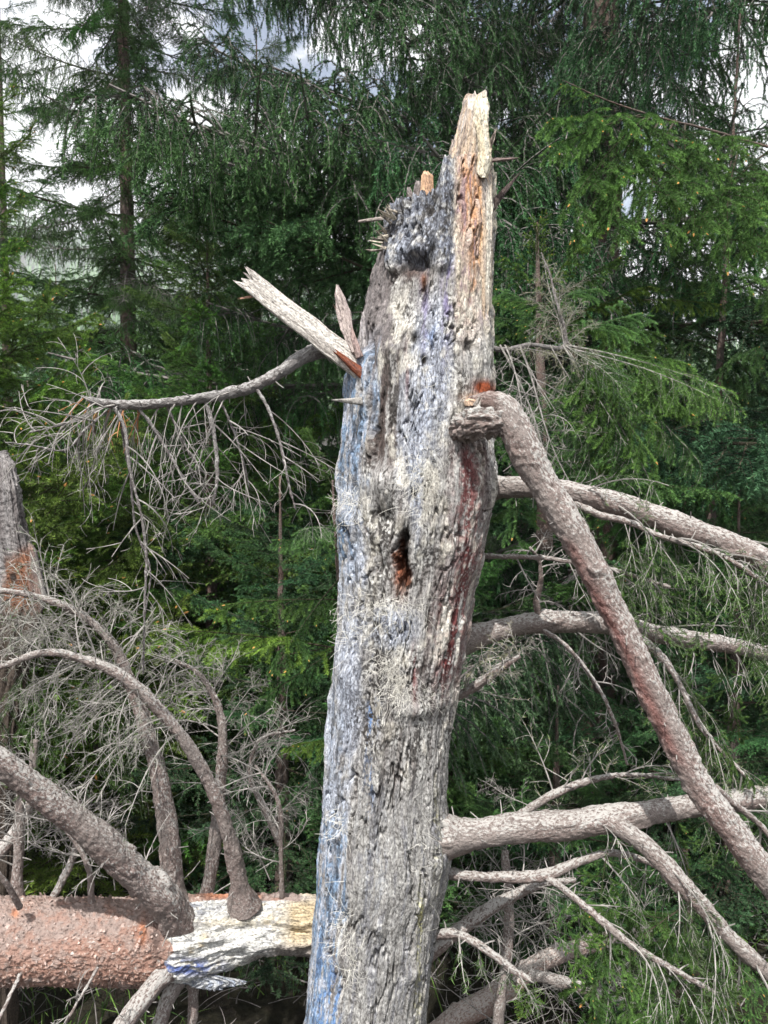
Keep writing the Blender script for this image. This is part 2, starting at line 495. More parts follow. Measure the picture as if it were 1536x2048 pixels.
def bough_droop(seed, Lm=0.9, grey=False, fine=True, bud=False):
    """near bough whose side shoots hang"""
    rng = np.random.RandomState(seed)
    x = np.linspace(0, 1, 9)
    main = np.stack([x * Lm, 0.04 * np.sin(x * 4 + seed) * x, -0.12 * Lm * x ** 2], 1)[None]
    l1 = grow(rng, main, 14, 0.06, 0.98, 48, 0.42, 1.4, 0.3, 8, fade=0.6, spread=0.5)
    l2 = grow(rng, l1, 5, 0.12, 0.95, 44, 0.16, 1.6, 0.3, 5, spread=0.5, fade=0.5)
    g = Geo()
    g.q(tubes(main, 0.005, 0.002, 5), 0); g.q(tubes(l1, 0.0024, 0.0012), 0); g.q(tubes(l2, 0.0017, 0.0009), 0)
    n = 1250
    g.t(needles(rng, main[:, 1:], n, 0.018, 0.0025, 60), 1); g.t(needles(rng, l1[:, 1:], n, 0.018, 0.0025, 58), 1)
    g.t(needles(rng, l2, n, 0.017, 0.0025, 56), 1)
    if grey:
        g.t(needles(rng, l1[:, :5], 300, 0.012, 0.0013, 60), 3)
    if bud:
        g.q(buds(main, 0.009), 2); g.q(buds(l1[::2], 0.006), 2)
    return g.mesh('bough', [M_TWIG if grey else M_AXIS, M_NEEDLE, M_BUD, M_NGREY])


def bough_finger(seed, Lm=0.8):
    """near bough of a few long full shoots, each a bottle brush of needles with a bud"""
    rng = np.random.RandomState(seed)
    x = np.linspace(0, 1, 9)
    main = np.stack([x * Lm, 0.04 * np.sin(x * 4 + seed) * x, -0.04 * Lm * x - 0.08 * Lm * x ** 2], 1)[None]
    l1 = grow(rng, main, 13, 0.05, 0.97, 47, 0.36, 0.9, 0.25, 8, fade=0.55, spread=0.35)
    l2 = grow(rng, l1, 4, 0.15, 0.85, 40, 0.15, 1.0, 0.2, 6, spread=0.3, fade=0.5)
    g = Geo()
    g.q(tubes(main, 0.005, 0.002, 5), 0); g.q(tubes(l1, 0.0024, 0.0012), 0); g.q(tubes(l2, 0.0016, 0.001), 0)
    for l in (main[:, 1:], l1, l2):
        g.t(needles(rng, l, 1900, 0.0175, 0.0023, 54, up=0.45), 1)
    g.q(buds(main, 0.011), 2); g.q(buds(l1[::4], 0.008), 2)
    return g.mesh('bough', [M_AXIS, M_NEEDLE, M_BUD])


def bough_dead(seed, Lm=0.8, grav=0.8, grey_needles=False):
    """bare dead bough of thin curved twigs"""
    rng = np.random.RandomState(seed)
    x = np.linspace(0, 1, 9)
    main = np.stack([x * Lm, 0.05 * np.sin(x * 4 + seed) * x, -0.10 * Lm * x ** 2], 1)[None]
    l1 = grow(rng, main, 16, 0.08, 0.98, 50, 0.36, grav, 0.8, 8, fade=0.55, spread=0.6)
    l2 = grow(rng, l1, 7, 0.12, 0.95, 48, 0.14, grav, 1.1, 6, spread=0.7, fade=0.4)
    l3 = grow(rng, l2, 2, 0.3, 0.9, 48, 0.05, grav, 1.0, 4, spread=0.7, fade=0.3)
    g = Geo()
    g.q(tubes(main, 0.006, 0.002, 5), 0); g.q(tubes(l1, 0.0024, 0.0010), 0); g.q(tubes(l2, 0.0014, 0.0008), 0); g.q(tubes(l3, 0.0010, 0.0006), 0)
    if grey_needles:
        g.t(needles(rng, l1, 420, 0.011, 0.0013, 60), 1); g.t(needles(rng, l2, 300, 0.011, 0.0012, 60), 1)
    return g.mesh('bough', [M_TWIG, M_NGREY])


COMB = [bough_comb(s) for s in (11, 12, 13, 14)]
FULL = [bough_full(s) for s in (15, 16, 17)]
FLAT = [bough_flat(s, bud=False) for s in (21, 22, 23)]
FINE = [bough_flat(s, 0.8, True, True) for s in (31, 32)]
DROOP = [bough_droop(s) for s in (41, 42)]
DROOPG = [bough_droop(s, grey=True) for s in (43, 44)]
DROOPB = [bough_droop(s, bud=True) for s in (45, 46)]
FING = [bough_finger(s) for s in (47, 48, 49)]
DEAD = [bough_dead(s) for s in (51, 52, 53)]
DEADG = [bough_dead(s, 0.8, 0.5, True) for s in (55, 56)]
LEN = {}
for ms, l in ((COMB, 2.5), (FULL, 2.2), (FLAT, 1.1), (FINE, 0.8), (DROOP, 0.9), (DROOPG, 0.9), (DROOPB, 0.9), (FING, 0.8), (DEAD, 0.8), (DEADG, 0.8)):
    for m in ms:
        LEN[m.name] = l


def place_bough(parent, base, me, A, B, roll=0.0, color=(1, 1, 1), name='bough', width=1.0, keep_up=True):
    """bough from world point A to world point B"""
    A = Vector(A); B = Vector(B); X = (B - A); ln = X.length; X.normalize()
    Z = Vector((0, 0, 1)); Y = Z.cross(X)
    if Y.length < 0.2:
        Y = Vector((0, 1, 0)).cross(X)
    Y.normalize(); Z = X.cross(Y)
    m = Matrix((X, Y, Z)).transposed().to_4x4() @ Matrix.Rotation(roll, 4, 'X')
    s = ln / LEN[me.name]
    o = bpy.data.objects.new(name, me); COL.objects.link(o)
    o.parent = parent
    o.matrix_local = Matrix.Translation(A - Vector(base)) @ m @ Matrix.Diagonal((s, s * width, s * width, 1))
    o.color = (*color, 1)
    return o


def sweep(pts, nth, nl, disp=None, tintf=None, squash=1.0, cap=True):
    """pts rows x,y,z,r -> V, quads, grain; displacement disp(V, theta, s, G) along the normal"""
    r = smoothpath(pts, nl); C, R = r[:, :3], np.maximum(r[:, 3], 0.0005)
    T = norm(np.gradient(C, axis=0))
    A = np.zeros_like(T); a = np.cross(T[0], [0.0, 1.0, 0.0]); a = a / np.linalg.norm(a)
    if np.linalg.norm(np.cross(T[0], [0, 1, 0])) < 0.1:
        a = np.array([1.0, 0, 0])
    for k in range(nl):
        a = a - T[k] * (a @ T[k]); a /= np.linalg.norm(a); A[k] = a
    B = np.cross(T, A)
    th = np.arange(nth) * 2 * np.pi / nth
    s = np.concatenate([[0], np.cumsum(np.linalg.norm(np.diff(C, axis=0), axis=1))])
    Nn = np.cos(th)[None, :, None] * A[:, None, :] + np.sin(th)[None, :, None] * B[:, None, :]
    G = np.stack([R[:, None] * np.cos(th)[None], R[:, None] * np.sin(th)[None], np.broadcast_to(s[:, None], (nl, nth))], -1)
    V = C[:, None, :] + Nn * R[:, None, None]
    if disp is not None:
        V = V + Nn * disp(V, G, R[:, None])[..., None]
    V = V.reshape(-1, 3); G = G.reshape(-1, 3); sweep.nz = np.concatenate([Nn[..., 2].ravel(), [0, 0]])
    i = np.arange(nl - 1)[:, None] * nth; j = np.arange(nth)[None]; j2 = (j + 1) % nth
    Q = np.stack([i + j, i + j2, i + nth + j2, i + nth + j], -1).reshape(-1, 4)
    Tr = None
    if cap:
        n = len(V); V = np.vstack([V, C[:1], C[-1:]]); G = np.vstack([G, [[0, 0, 0]], [[0, 0, s[-1]]]])
        jj = np.arange(nth); k2 = (jj + 1) % nth
        Tr = np.vstack([np.stack([k2, jj, np.full(nth, n)], 1), np.stack([(nl - 1) * nth + jj, (nl - 1) * nth + k2, np.full(nth, n + 1)], 1)])
    return V, Q, Tr, G


def limb_disp(seed, amp=1.0):
    def f(V, G, R):
        a = fbm(G, (9, 9, 7), 3, seed) * 0.30 * R
        kn = fbm(G, (26, 26, 9), 2, seed + 3); a = a + 0.22 * R * sstep(kn, 0.28, 0.5)
        b = fbm(G, (90, 90, 60), 3, seed + 5) * 0.0045 * amp
        return a + b
    return f


def limb(parent, base, pxpts, mat=None, seed=0, name='limb', nth=28, amp=1.0, dens=150, tint=(1, 1, 1), label=None, tintf=None):
    """a limb through picture points (px, py, d, r_px); returns object and its path in world space"""
    W3 = np.array([[*P(p[0], p[1], p[2]), p[3] / FPX * p[2]] for p in pxpts])
    ln = np.linalg.norm(np.diff(W3[:, :3], axis=0), axis=1).sum()
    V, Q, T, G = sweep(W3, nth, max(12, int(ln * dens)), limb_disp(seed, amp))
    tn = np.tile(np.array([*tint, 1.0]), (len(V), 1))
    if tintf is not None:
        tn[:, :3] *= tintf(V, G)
    me = make_mesh(name, V - base, Q, T, [mat or M_LIMB], attrs={'grain': G + seed, 'tint': tn, 'lichen_toplight': sstep(sweep.nz + 0.5 * fbm(G + seed, (30, 30, 20), 3), -0.35, 0.75)})  # upward sides paler: crusty growth plus toplight painted into the bark colour
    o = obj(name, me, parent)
    if label: o['label'] = label
    path = smoothpath(W3, 24)
    if nth >= 16:                                                # little snapped stubs and knots
        rg = np.random.RandomState(seed + 500)
        st = grow(rg, path[None, :, :3], int(6 + ln * 26), 0.04, 1.0, 75, 0.05, 0, 0.6, 4, flat=False, fade=0.1)
        gg = Geo(); rr = np.interp(np.linspace(0, 1, len(st)), np.linspace(0, 1, 24), path[:, 3])
        st = st[:, :1] + (st - st[:, :1]) * (rr / 0.05 + 0.55)[:, None, None]
        gg.q(tubes(st, 0.0022, 0.0012, 4), 0)
        me2 = gg.mesh('stubs', [M_TWIG]); Vn = np.concatenate(gg.V) - base
        me2.vertices.foreach_set('co', Vn.astype(np.float32).ravel()); me2.update()
        o2 = obj('stubs', me2, o); o2['kind'] = 'stuff'
    return o, path


def spray(rng, path, n, length, grav, ang=60, t0=0.1, t1=1.0, curl=0.9, l2=6, l3=2, r=0.0026, dead=True, needle=0.0, gn=0.0, flat=False, up=(0, 0, 1), bias=None, fade=0.4, tmat=0):
    """fine twigs along a limb path (world space rows)"""
    Pt = path[None, :, :3]
    r = r * 0.85
    a = grow(rng, Pt, n, t0, t1, ang, length * 1.1, grav, curl * 0.7, 9, flat=flat, fade=fade, up=up, bias=bias)
    b = grow(rng, a, l2, 0.12, 0.97, 42, length * 0.50, grav * 1.1, curl * 0.9, 8, spread=0.6, fade=0.5)
    c = grow(rng, b, l3, 0.2, 0.95, 42, length * 0.17, grav * 0.9, curl * 0.9, 5, spread=0.7, fade=0.2)
    g = Geo()
    ra = r * rng.uniform(0.6, 1.5, len(a)); rb = r * rng.uniform(0.32, 0.7, len(b))
    g.q(tubes(a, ra, ra * 0.35, 4), tmat); g.q(tubes(b, rb, rb * 0.5), tmat); g.q(tubes(c, r * 0.36, r * 0.22), tmat)
    if needle > 0:
        g.t(needles(rng, b, needle, 0.015, 0.0014, 48), 1); g.t(needles(rng, c, needle, 0.015, 0.0014, 48), 1)
        g.t(needles(rng, a[:, 4:], needle, 0.015, 0.0014, 48), 1)
    if gn > 0:
        g.t(needles(rng, a, gn, 0.012, 0.0012, 60), 2); g.t(needles(rng, b, gn, 0.012, 0.0012, 60), 2)
    return g


def add_spray(parent, base, g, name='twigs', color=(1, 1, 1)):
    me = g.mesh(name, [M_TWIG, M_NEEDLE, M_NGREY, M_TWIGD, M_TWIGO])
    V = np.zeros(len(me.vertices) * 3, np.float32); me.vertices.foreach_get('co', V)
    V = V.reshape(-1, 3) - np.asarray(base, np.float32); me.vertices.foreach_set('co', V.ravel()); me.update()
    o = obj(name, me, parent); o['kind'] = 'stuff'; o.color = (*color, 1)
    return o


# ------------------------------------------------------------------ ground and far hillside
def ground_h(x, y):
    X = np.stack([x, y, 0 * x], -1)
    near = 0.12 * fbm(X, 0.7, 4, 3.0) * 2
    far = np.clip(np.hypot(x, y) - 14, 0, None)
    return near * 1.0 - 0.38 - 0.05 * np.clip(far, 0, 60) + 0.0


def build_ground():
    n = 260
    u = np.linspace(-1, 1, n); g = np.sign(u) * (np.abs(u) ** 3 * 1350 + np.abs(u) * 8)
    x, y = np.meshgrid(g, g); z = ground_h(x, y)
    # rising wooded mountainside beyond the valley
    dist = np.clip((y - 160) / 700, 0, 1.25)
    X = np.stack([x, y, 0 * x], -1)
    z = z + dist * (215 + 70 * fbm(X, 0.003, 4, 9.0) * 2) * (0.8 + 0.3 * np.clip(-x / 500, -1, 1))
    V = np.stack([x, y, z], -1).reshape(-1, 3)
    i = np.arange(n - 1)[:, None] * n; j = np.arange(n - 1)[None]
    Q = np.stack([i + j, i + j + 1, i + n + j + 1, i + n + j], -1).reshape(-1, 4)
    m, nt, b = new_mat('forest_floor')
    tc = nt.nodes.new('ShaderNodeTexCoord')
    n1 = N(nt, 'ShaderNodeTexNoise', Scale=3.0, Detail=8.0, Roughness=0.7); L(nt, tc.outputs['Object'], n1.inputs['Vector'])
    n2 = N(nt, 'ShaderNodeTexNoise', Scale=45.0, Detail=6.0, Roughness=0.7); L(nt, tc.outputs['Object'], n2.inputs['Vector'])
    c = ramp(nt, n1.outputs['Fac'], [(0.35, (0.018, 0.013, 0.009)), (0.5, (0.020, 0.019, 0.010)), (0.65, (0.040, 0.030, 0.020))])
    c = mixc(nt, 1.0, c, ramp(nt, n2.outputs['Fac'], [(0.3, (0.4, 0.4, 0.4)), (0.7, (1.5, 1.5, 1.5))]), 'MULTIPLY')
    L(nt, c, b.inputs['Base Color']); b.inputs['Roughness'].default_value = 0.95
    bump(nt, b, n2.outputs['Fac'], 1.0, 0.03)
    o = obj('ground', make_mesh('ground', V, Q, None, [m])); o['kind'] = 'structure'
    # forest on the far slope: one mass of small crowns
    rng = np.random.RandomState(5)
    k = 9000; tx = rng.uniform(-640, 480, k); ty = rng.uniform(190, 1000, k)
    fx = np.interp(tx, g, np.arange(n)); fy = np.interp(ty, g, np.arange(n))
    a, b_ = fx.astype(int), fy.astype(int); du, dv = fx - a, fy - b_
    tz = z[b_, a] * (1 - du) * (1 - dv) + z[b_, a + 1] * du * (1 - dv) + z[b_ + 1, a] * (1 - du) * dv + z[b_ + 1, a + 1] * du * dv
    H = rng.uniform(11, 24, k); R = H * 0.16
    Vs = []; Fs = []; nn = 0
    ph = np.arange(7) * 2 * np.pi / 7
    for t in range(4):
        z0 = tz + H * (0.05 + 0.23 * t); z1 = z0 + H * 0.36; rr = R * (1 - 0.22 * t)
        ring = np.stack([tx[:, None] + rr[:, None] * np.cos(ph) * rng.uniform(0.7, 1.25, (k, 7)), ty[:, None] + rr[:, None] * np.sin(ph) * rng.uniform(0.7, 1.25, (k, 7)),
                         np.broadcast_to(z0[:, None], (k, 7)) - rng.uniform(0, 0.05, (k, 7)) * H[:, None]], -1)
        top = np.stack([tx, ty, z1], -1)[:, None]
        Vs.append(np.concatenate([ring, top], 1).reshape(-1, 3))
        bb = nn + np.arange(k)[:, None] * 8; jj = np.arange(7)[None]
        Fs.append(np.stack([bb + jj, bb + (jj + 1) % 7, np.broadcast_to(bb + 7, (k, 7))], -1).reshape(-1, 3)); nn += k * 8
    tone = np.concatenate([np.repeat(rng.uniform(0, 1, k), 8)] * 4)
    o = obj('forest', make_mesh('forest', np.concatenate(Vs), None, np.concatenate(Fs), [M_NEEDLE], attrs={'tone': tone}))
    tag(o, 'far spruce forest on the misty mountainside, seen through gaps at left', 'forest', kind='stuff')
    return float(z.max()), float(z.min())


ZMAX, ZMIN = build_ground()


def build_haze():
    """valley mist: one even volume round everything"""
    x0, x1, y0, y1, z0, z1 = -1380, 1380, -1380, 1380, ZMIN - 1, ZMAX + 26
    V = [(x, y, z) for z in (z0, z1) for y in (y0, y1) for x in (x0, x1)]
    Q = [(0, 2, 3, 1), (4, 5, 7, 6), (0, 1, 5, 4), (2, 6, 7, 3), (0, 4, 6, 2), (1, 3, 7, 5)]
    m = bpy.data.materials.new('mist'); m.use_nodes = True; nt = m.node_tree; nt.nodes.clear()
    v = nt.nodes.new('ShaderNodeVolumePrincipled'); v.inputs['Density'].default_value = 0.0006
    v.inputs['Color'].default_value = (0.93, 0.95, 1.0, 1); v.inputs['Anisotropy'].default_value = 0.0
    out = nt.nodes.new('ShaderNodeOutputMaterial'); L(nt, v.outputs[0], out.inputs['Volume'])
    o = obj('haze', make_mesh('haze', V, Q, None, [m], smooth=False)); o['kind'] = 'stuff'; o['label'] = 'pale mist filling the valley air'


build_haze()


# ------------------------------------------------------------------ the snag
def gauss(px, py, x, y, sx, sy):
    return np.exp(-((px - x) / sx) ** 2 - ((py - y) / sy) ** 2)


PROF = [(330, 795, 986), (400, 780, 987), (430, 775, 988), (470, 773, 987), (500, 762, 985), (560, 748, 984), (620, 735, 984), (670, 718, 987), (720, 697, 988),
        (760, 692, 989), (800, 690, 989), (860, 685, 984), (900, 682, 985), (950, 678, 989), (1000, 676, 986), (1050, 676, 974), (1100, 680, 964),
        (1150, 680, 952), (1200, 678, 942), (1300, 668, 928), (1400, 662, 908), (1500, 655, 899), (1600, 645, 892), (1650, 642, 896),
        (1700, 636, 900), (1750, 633, 895), (1800, 632, 880), (1900, 625, 868), (2000, 615, 856), (2060, 608, 850), (2250, 588, 848), (2800, 545, 855)]
SNAG_D = 2.02


def snag_color(px, py, V, G, front):
    """what the wood and crust are made of, place by place"""
    n = lambda s, o=4, off=0.0: fbm(G, s, o, off)
    streak = n((55, 55, 5), 4, 1.0); streak2 = n((90, 90, 9), 4, 31.0); blot = n((22, 22, 16), 4, 11.0); fine = n((150, 150, 110), 3, 21.0)
    mid = n((60, 60, 45), 3, 41.0)
    c = np.zeros(px.shape + (3,)); crack = np.full(px.shape, 0.35); gloss = np.zeros(px.shape)
    grey = np.array([0.36, 0.352, 0.345]); pale = np.array([0.66, 0.655, 0.63]); black = np.array([0.055, 0.050, 0.047])
    blue = np.array([0.165, 0.23, 0.37]); pblue = np.array([0.50, 0.55, 0.66]); red = np.array([0.16, 0.045, 0.045]); orange = np.array([0.62, 0.30, 0.12])
    cream = np.array([0.80, 0.73, 0.58]); brown = np.array([0.15, 0.11, 0.10]); purple = np.array([0.22, 0.19, 0.34]); wood = np.array([0.27, 0.245, 0.235])
    c[:] = grey

    def mix(col, m):
        nonlocal c
        m = np.clip(m, 0, 1)[..., None] * np.ones(3)
        c = c * (1 - m) + col * m
    mix(pale, sstep(blot + 0.4 * mid, 0.02, 0.22) * 0.85 * sstep(py, 1750, 1250))
    mix(pale, sstep(blot + 0.5 * mid, 0.12, 0.3) * 0.5)
    mix(wood * 0.8, sstep(streak, 0.08, 0.26) * 0.75)
    mix(black, sstep(blot * 0.6 + fine * 0.9 + streak * 0.6, 0.09, 0.21) * 0.92 * (1 - 0.65 * sstep(py, 1500, 1750)))
    groove = n((38, 38, 7), 3, 55.0); gm = n((12, 12, 5), 2, 61.0); lump = n((26, 26, 9), 3, 70.0)
    mix(brown * 0.55, sstep(0.05 - np.abs(groove), 0.0, 0.04) * sstep(gm, -0.1, 0.15) * 0.85)
    mix(np.array([0.70, 0.66, 0.58]), sstep(lump, 0.14, 0.34) * (1 - 0.8 * sstep(py, 1450, 1600)) * 0.45)
    xl = np.interp(py, [p[0] for p in PROF], [p[1] for p in PROF]); xr = np.interp(py, [p[0] for p in PROF], [p[2] for p in PROF])
    # pale crackled columns in the middle
    m = gauss(px, py, 870, 760, 34, 150) + gauss(px, py, 832, 900, 14, 170) + gauss(px, py, 800, 860, 16, 120) * 0.7
    m += gauss(px, py, 780, 1230, 60, 40) + gauss(px, py, 700, 1370, 26, 140) * 0.8
    mm = np.clip(m * 1.3 + 0.5 * streak, 0, 1) * sstep(m, 0.15, 0.5)
    mix(pblue * 1.05, mm * 0.7); crack = np.maximum(crack, mm)
    m = gauss(px, py, 867, 700, 16, 28) + gauss(px, py, 852, 850, 8, 60) * 0.6
    mix(blue * 1.3, m * sstep(streak2 + blot, -0.15, 0.2) * 0.9)
    m = gauss(px, py, 890, 640, 10, 120) + gauss(px, py, 850, 640, 10, 90) + gauss(px, py, 900, 570, 9, 60)
    mix(purple, m * 0.75 * sstep(streak2, -0.2, 0.15))
    # upper block: slate-blue alligatored bark
    m = sstep(px, 768, 782) * sstep(908, px * 1.0, px * 0 + 912) if False else sstep(px, 766, 780) * (1 - sstep(px, 902, 914)) * (1 - sstep(py + 0.5 * (px - 800) * 0 + 30 * blot, 545, 575)) * sstep(py, 330, 345)
    mix(np.array([0.26, 0.29, 0.36]), m * 0.8); crack = np.maximum(crack, m)
    mix(pale * 0.9, m * sstep(mid + 0.5 * blot, 0.05, 0.22) * 0.7); mix(black, m * sstep(streak + fine * 0.7, 0.08, 0.25) * 0.85)
    mix(black, gauss(px, py, 862, 455, 24, 75) * sstep(fine + mid * 0.5, -0.12, 0.08)); mix(black, gauss(px, py, 795, 480, 18, 40) * 0.5)
    # bare weathered wood strip upper left
    m = (1 - sstep(px - (760 + (py - 480) * 0.02), 18, 26)) * sstep(py, 470, 500) * (1 - sstep(py, 700, 740))
    mix(np.array([0.19, 0.17, 0.17]) * (1 + 0.8 * streak2[..., None]), m * 0.95)
    m = sstep(px, 728, 740) * (1 - sstep(px, 788, 806)) * sstep(py, 700, 740) * (1 - sstep(py, 900, 960))
    mix(brown * 0.6, m * sstep(streak + 0.4 * fine, -0.25, 0.05) * 0.9); mix(black, m * sstep(streak2 + fine * 0.5, 0.0, 0.16) * 0.9)
    # left blue strip
    w = px - xl
    m = (1 - sstep(w + 60 * streak, 34, 58)) * sstep(py, 660, 740) * (1 - 0.35 * sstep(py, 1150, 1250) * (1 - sstep(py, 1380, 1450)))
    mix(pblue * 0.95, m * 0.75 * sstep(blot, -0.3, 0.1))
    up_ = sstep(py, 680, 720) * (1 - sstep(py, 930, 1010)); lo_ = sstep(py, 1560, 1660); md_ = gauss(px, py, 690, 1075, 20, 70) + gauss(px, py, 672, 1440, 22, 130) * 0.35
    mix(blue * np.array([1.0, 1.15, 1.1]), m * np.clip(up_ * 0.8 + lo_ * 0.85 + md_, 0, 1) * sstep(streak2 + 0.5 * mid, -0.16, 0.12))
    mix(black, m * sstep(streak2 - 0.4 * mid, 0.13, 0.24) * 0.7)
    # blue flecks and thin runs lower down
    m = gauss(px, py, 745, 1380, 12, 40) + gauss(px, py, 738, 1480, 8, 150) * 0.8 + gauss(px, py, 752, 1700, 30, 160) * 0.25 + gauss(px, py, 665, 1960, 16, 110) + gauss(px, py, 640, 1980, 10, 110)
    mix(blue * np.array([0.9, 1.2, 1.45]), m * sstep(streak2 + fine * 0.6, 0.02, 0.14) * 0.9)
    # grey calm lower stem
    m = sstep(py, 1480, 1640) * sstep(w, 60, 80)
    mix(np.array([0.30, 0.295, 0.285]), m * 0.55); mix(np.array([0.20, 0.21, 0.25]), m * sstep(streak, 0.05, 0.2) * 0.5)
    mix(black * 1.3, m * sstep(fine + 0.7 * mid, 0.16, 0.28) * 0.75); mix(pale, m * sstep(fine - 0.5 * mid, 0.12, 0.28) * 0.5)
    # black furrow bark mid
    m = gauss(px, py, 748, 1290, 24, 200) + gauss(px, py, 735, 1420, 40, 60) + gauss(px, py, 762, 1060, 28, 70) * 0.6
    mix(black, m * sstep(fine + mid * 0.6, -0.10, 0.08) * 0.95)
    # red resin-stained streak, right of centre
    xc = np.interp(py, [860, 950, 1100, 1300, 1400], [935, 935, 935, 900, 890])
    m = np.exp(-((px - xc) / 30) ** 2) * sstep(py, 870, 920) * (1 - sstep(py, 1280, 1420)) + gauss(px, py, 880, 1250, 18, 90) * 0.4
    rm = m * sstep(streak * 0.9 + 0.7 * mid, -0.32, 0.02)
    mix(red, rm * 0.95); mix(pale, m * sstep(fine, 0.17, 0.27) * 0.7); gloss = np.maximum(gloss, rm * 0.6)
    mix(red * 1.2, (gauss(px, py, 828, 1320, 6, 50) + gauss(px, py, 815, 760, 6, 60) * 0.6) * sstep(streak2, -0.1, 0.1) * 0.8)
    # bare upper right: orange and cream resin-soaked wood
    m = sstep(px, 905, 918) * (1 - sstep(px, 968 + 0 * px, 978)) * sstep(py, 330, 340) * (1 - sstep(py + 60 * streak, 640, 740))
    mix(np.array([0.50, 0.40, 0.34]), m * 0.9); mix(orange, m * (gauss(px, py, 940, 410, 22, 95) + gauss(px, py, 945, 560, 8, 70)) * sstep(streak2, -0.3, 0.1))
    mix(np.array([0.30, 0.22, 0.26]), m * sstep(streak2, 0.02, 0.2) * 0.8); mix(np.array([0.30, 0.13, 0.12]), gauss(px, py, 922, 500, 10, 50) * sstep(mid, -0.1, 0.1))
    gloss = np.maximum(gloss, m * 0.5)
    m2 = sstep(px, 955, 972) * (1 - sstep(py, 640, 760)) + gauss(px, py, 915, 500, 8, 150) * 0.8 + gauss(px, py, 940, 610, 25, 60) * 0.7
    mix(cream * 0.85, np.clip(m2, 0, 1) * sstep(mid + 0.6 * blot, -0.2, 0.12) * 0.9)
    mix(brown, np.clip(m2, 0, 1) * sstep(fine, 0.18, 0.26) * 0.6)
    mix(pale * 1.02, gauss(px, py, 965, 720, 24, 60) * 0.6)
    crust = sstep(n((16, 16, 7), 3, 83.0) + 0.35 * mid, 0.10, 0.30) * sstep(py, 560, 640) * (1 - sstep(py, 1420, 1520)) * sstep(px - xl, 40, 60)
    mix(np.array([0.66, 0.63, 0.56]), crust * 0.6); crack = crack * (1 - 0.6 * crust)
    # wound over the broken limb
    mix(np.array([0.34, 0.085, 0.035]), (gauss(px, py, 968, 785, 20, 13)) * 1.6)
    mix(np.array([0.62, 0.42, 0.30]), gauss(px, py, 950, 806, 22, 8) * 1.5)
    # rot hole
    hole = gauss(px + 8 * np.sin(py / 17), py, 806, 1108, 17, 52) * (1 + 1.2 * mid)
    mix(np.array([0.13, 0.06, 0.038]), sstep(hole, 0.25, 0.6)); mix(np.array([0.26, 0.09, 0.045]), gauss(px, py, 800, 1135, 13, 36) * 0.9)
    mix(black * 0.6, gauss(px, py, 812, 1090, 9, 36)); mix(brown * 0.7, gauss(px, py, 825, 572, 34, 16)); mix(np.array([0.22, 0.09, 0.05]), gauss(px, py, 848, 590, 7, 14))
    for sx, sy in ((935, 712), (848, 740), (866, 530), (828, 700), (828, 985), (760, 1120)):
        mix(black * 0.6, gauss(px, py, sx, sy, 6, 9) * 1.4)
    # sulphur-yellow crust lines
    m = gauss(px, py, 842, 1780, 6, 60) + gauss(px, py, 835, 1900, 6, 90) * 0.8 + gauss(px, py, 872, 1640, 5, 90) * 0.5
    mix(np.array([0.50, 0.48, 0.22]), m * sstep(fine + streak2, 0.0, 0.14) * 0.9)
    # back of the stem plain grey bark
    bk = (1 - front)[..., None]
    c = c * (1 - bk * 0.6) + np.array([0.24, 0.22, 0.2]) * bk * 0.6
    return np.clip(c, 0.01, 0.9), np.clip(crack, 0, 1), np.clip(gloss, 0, 1)


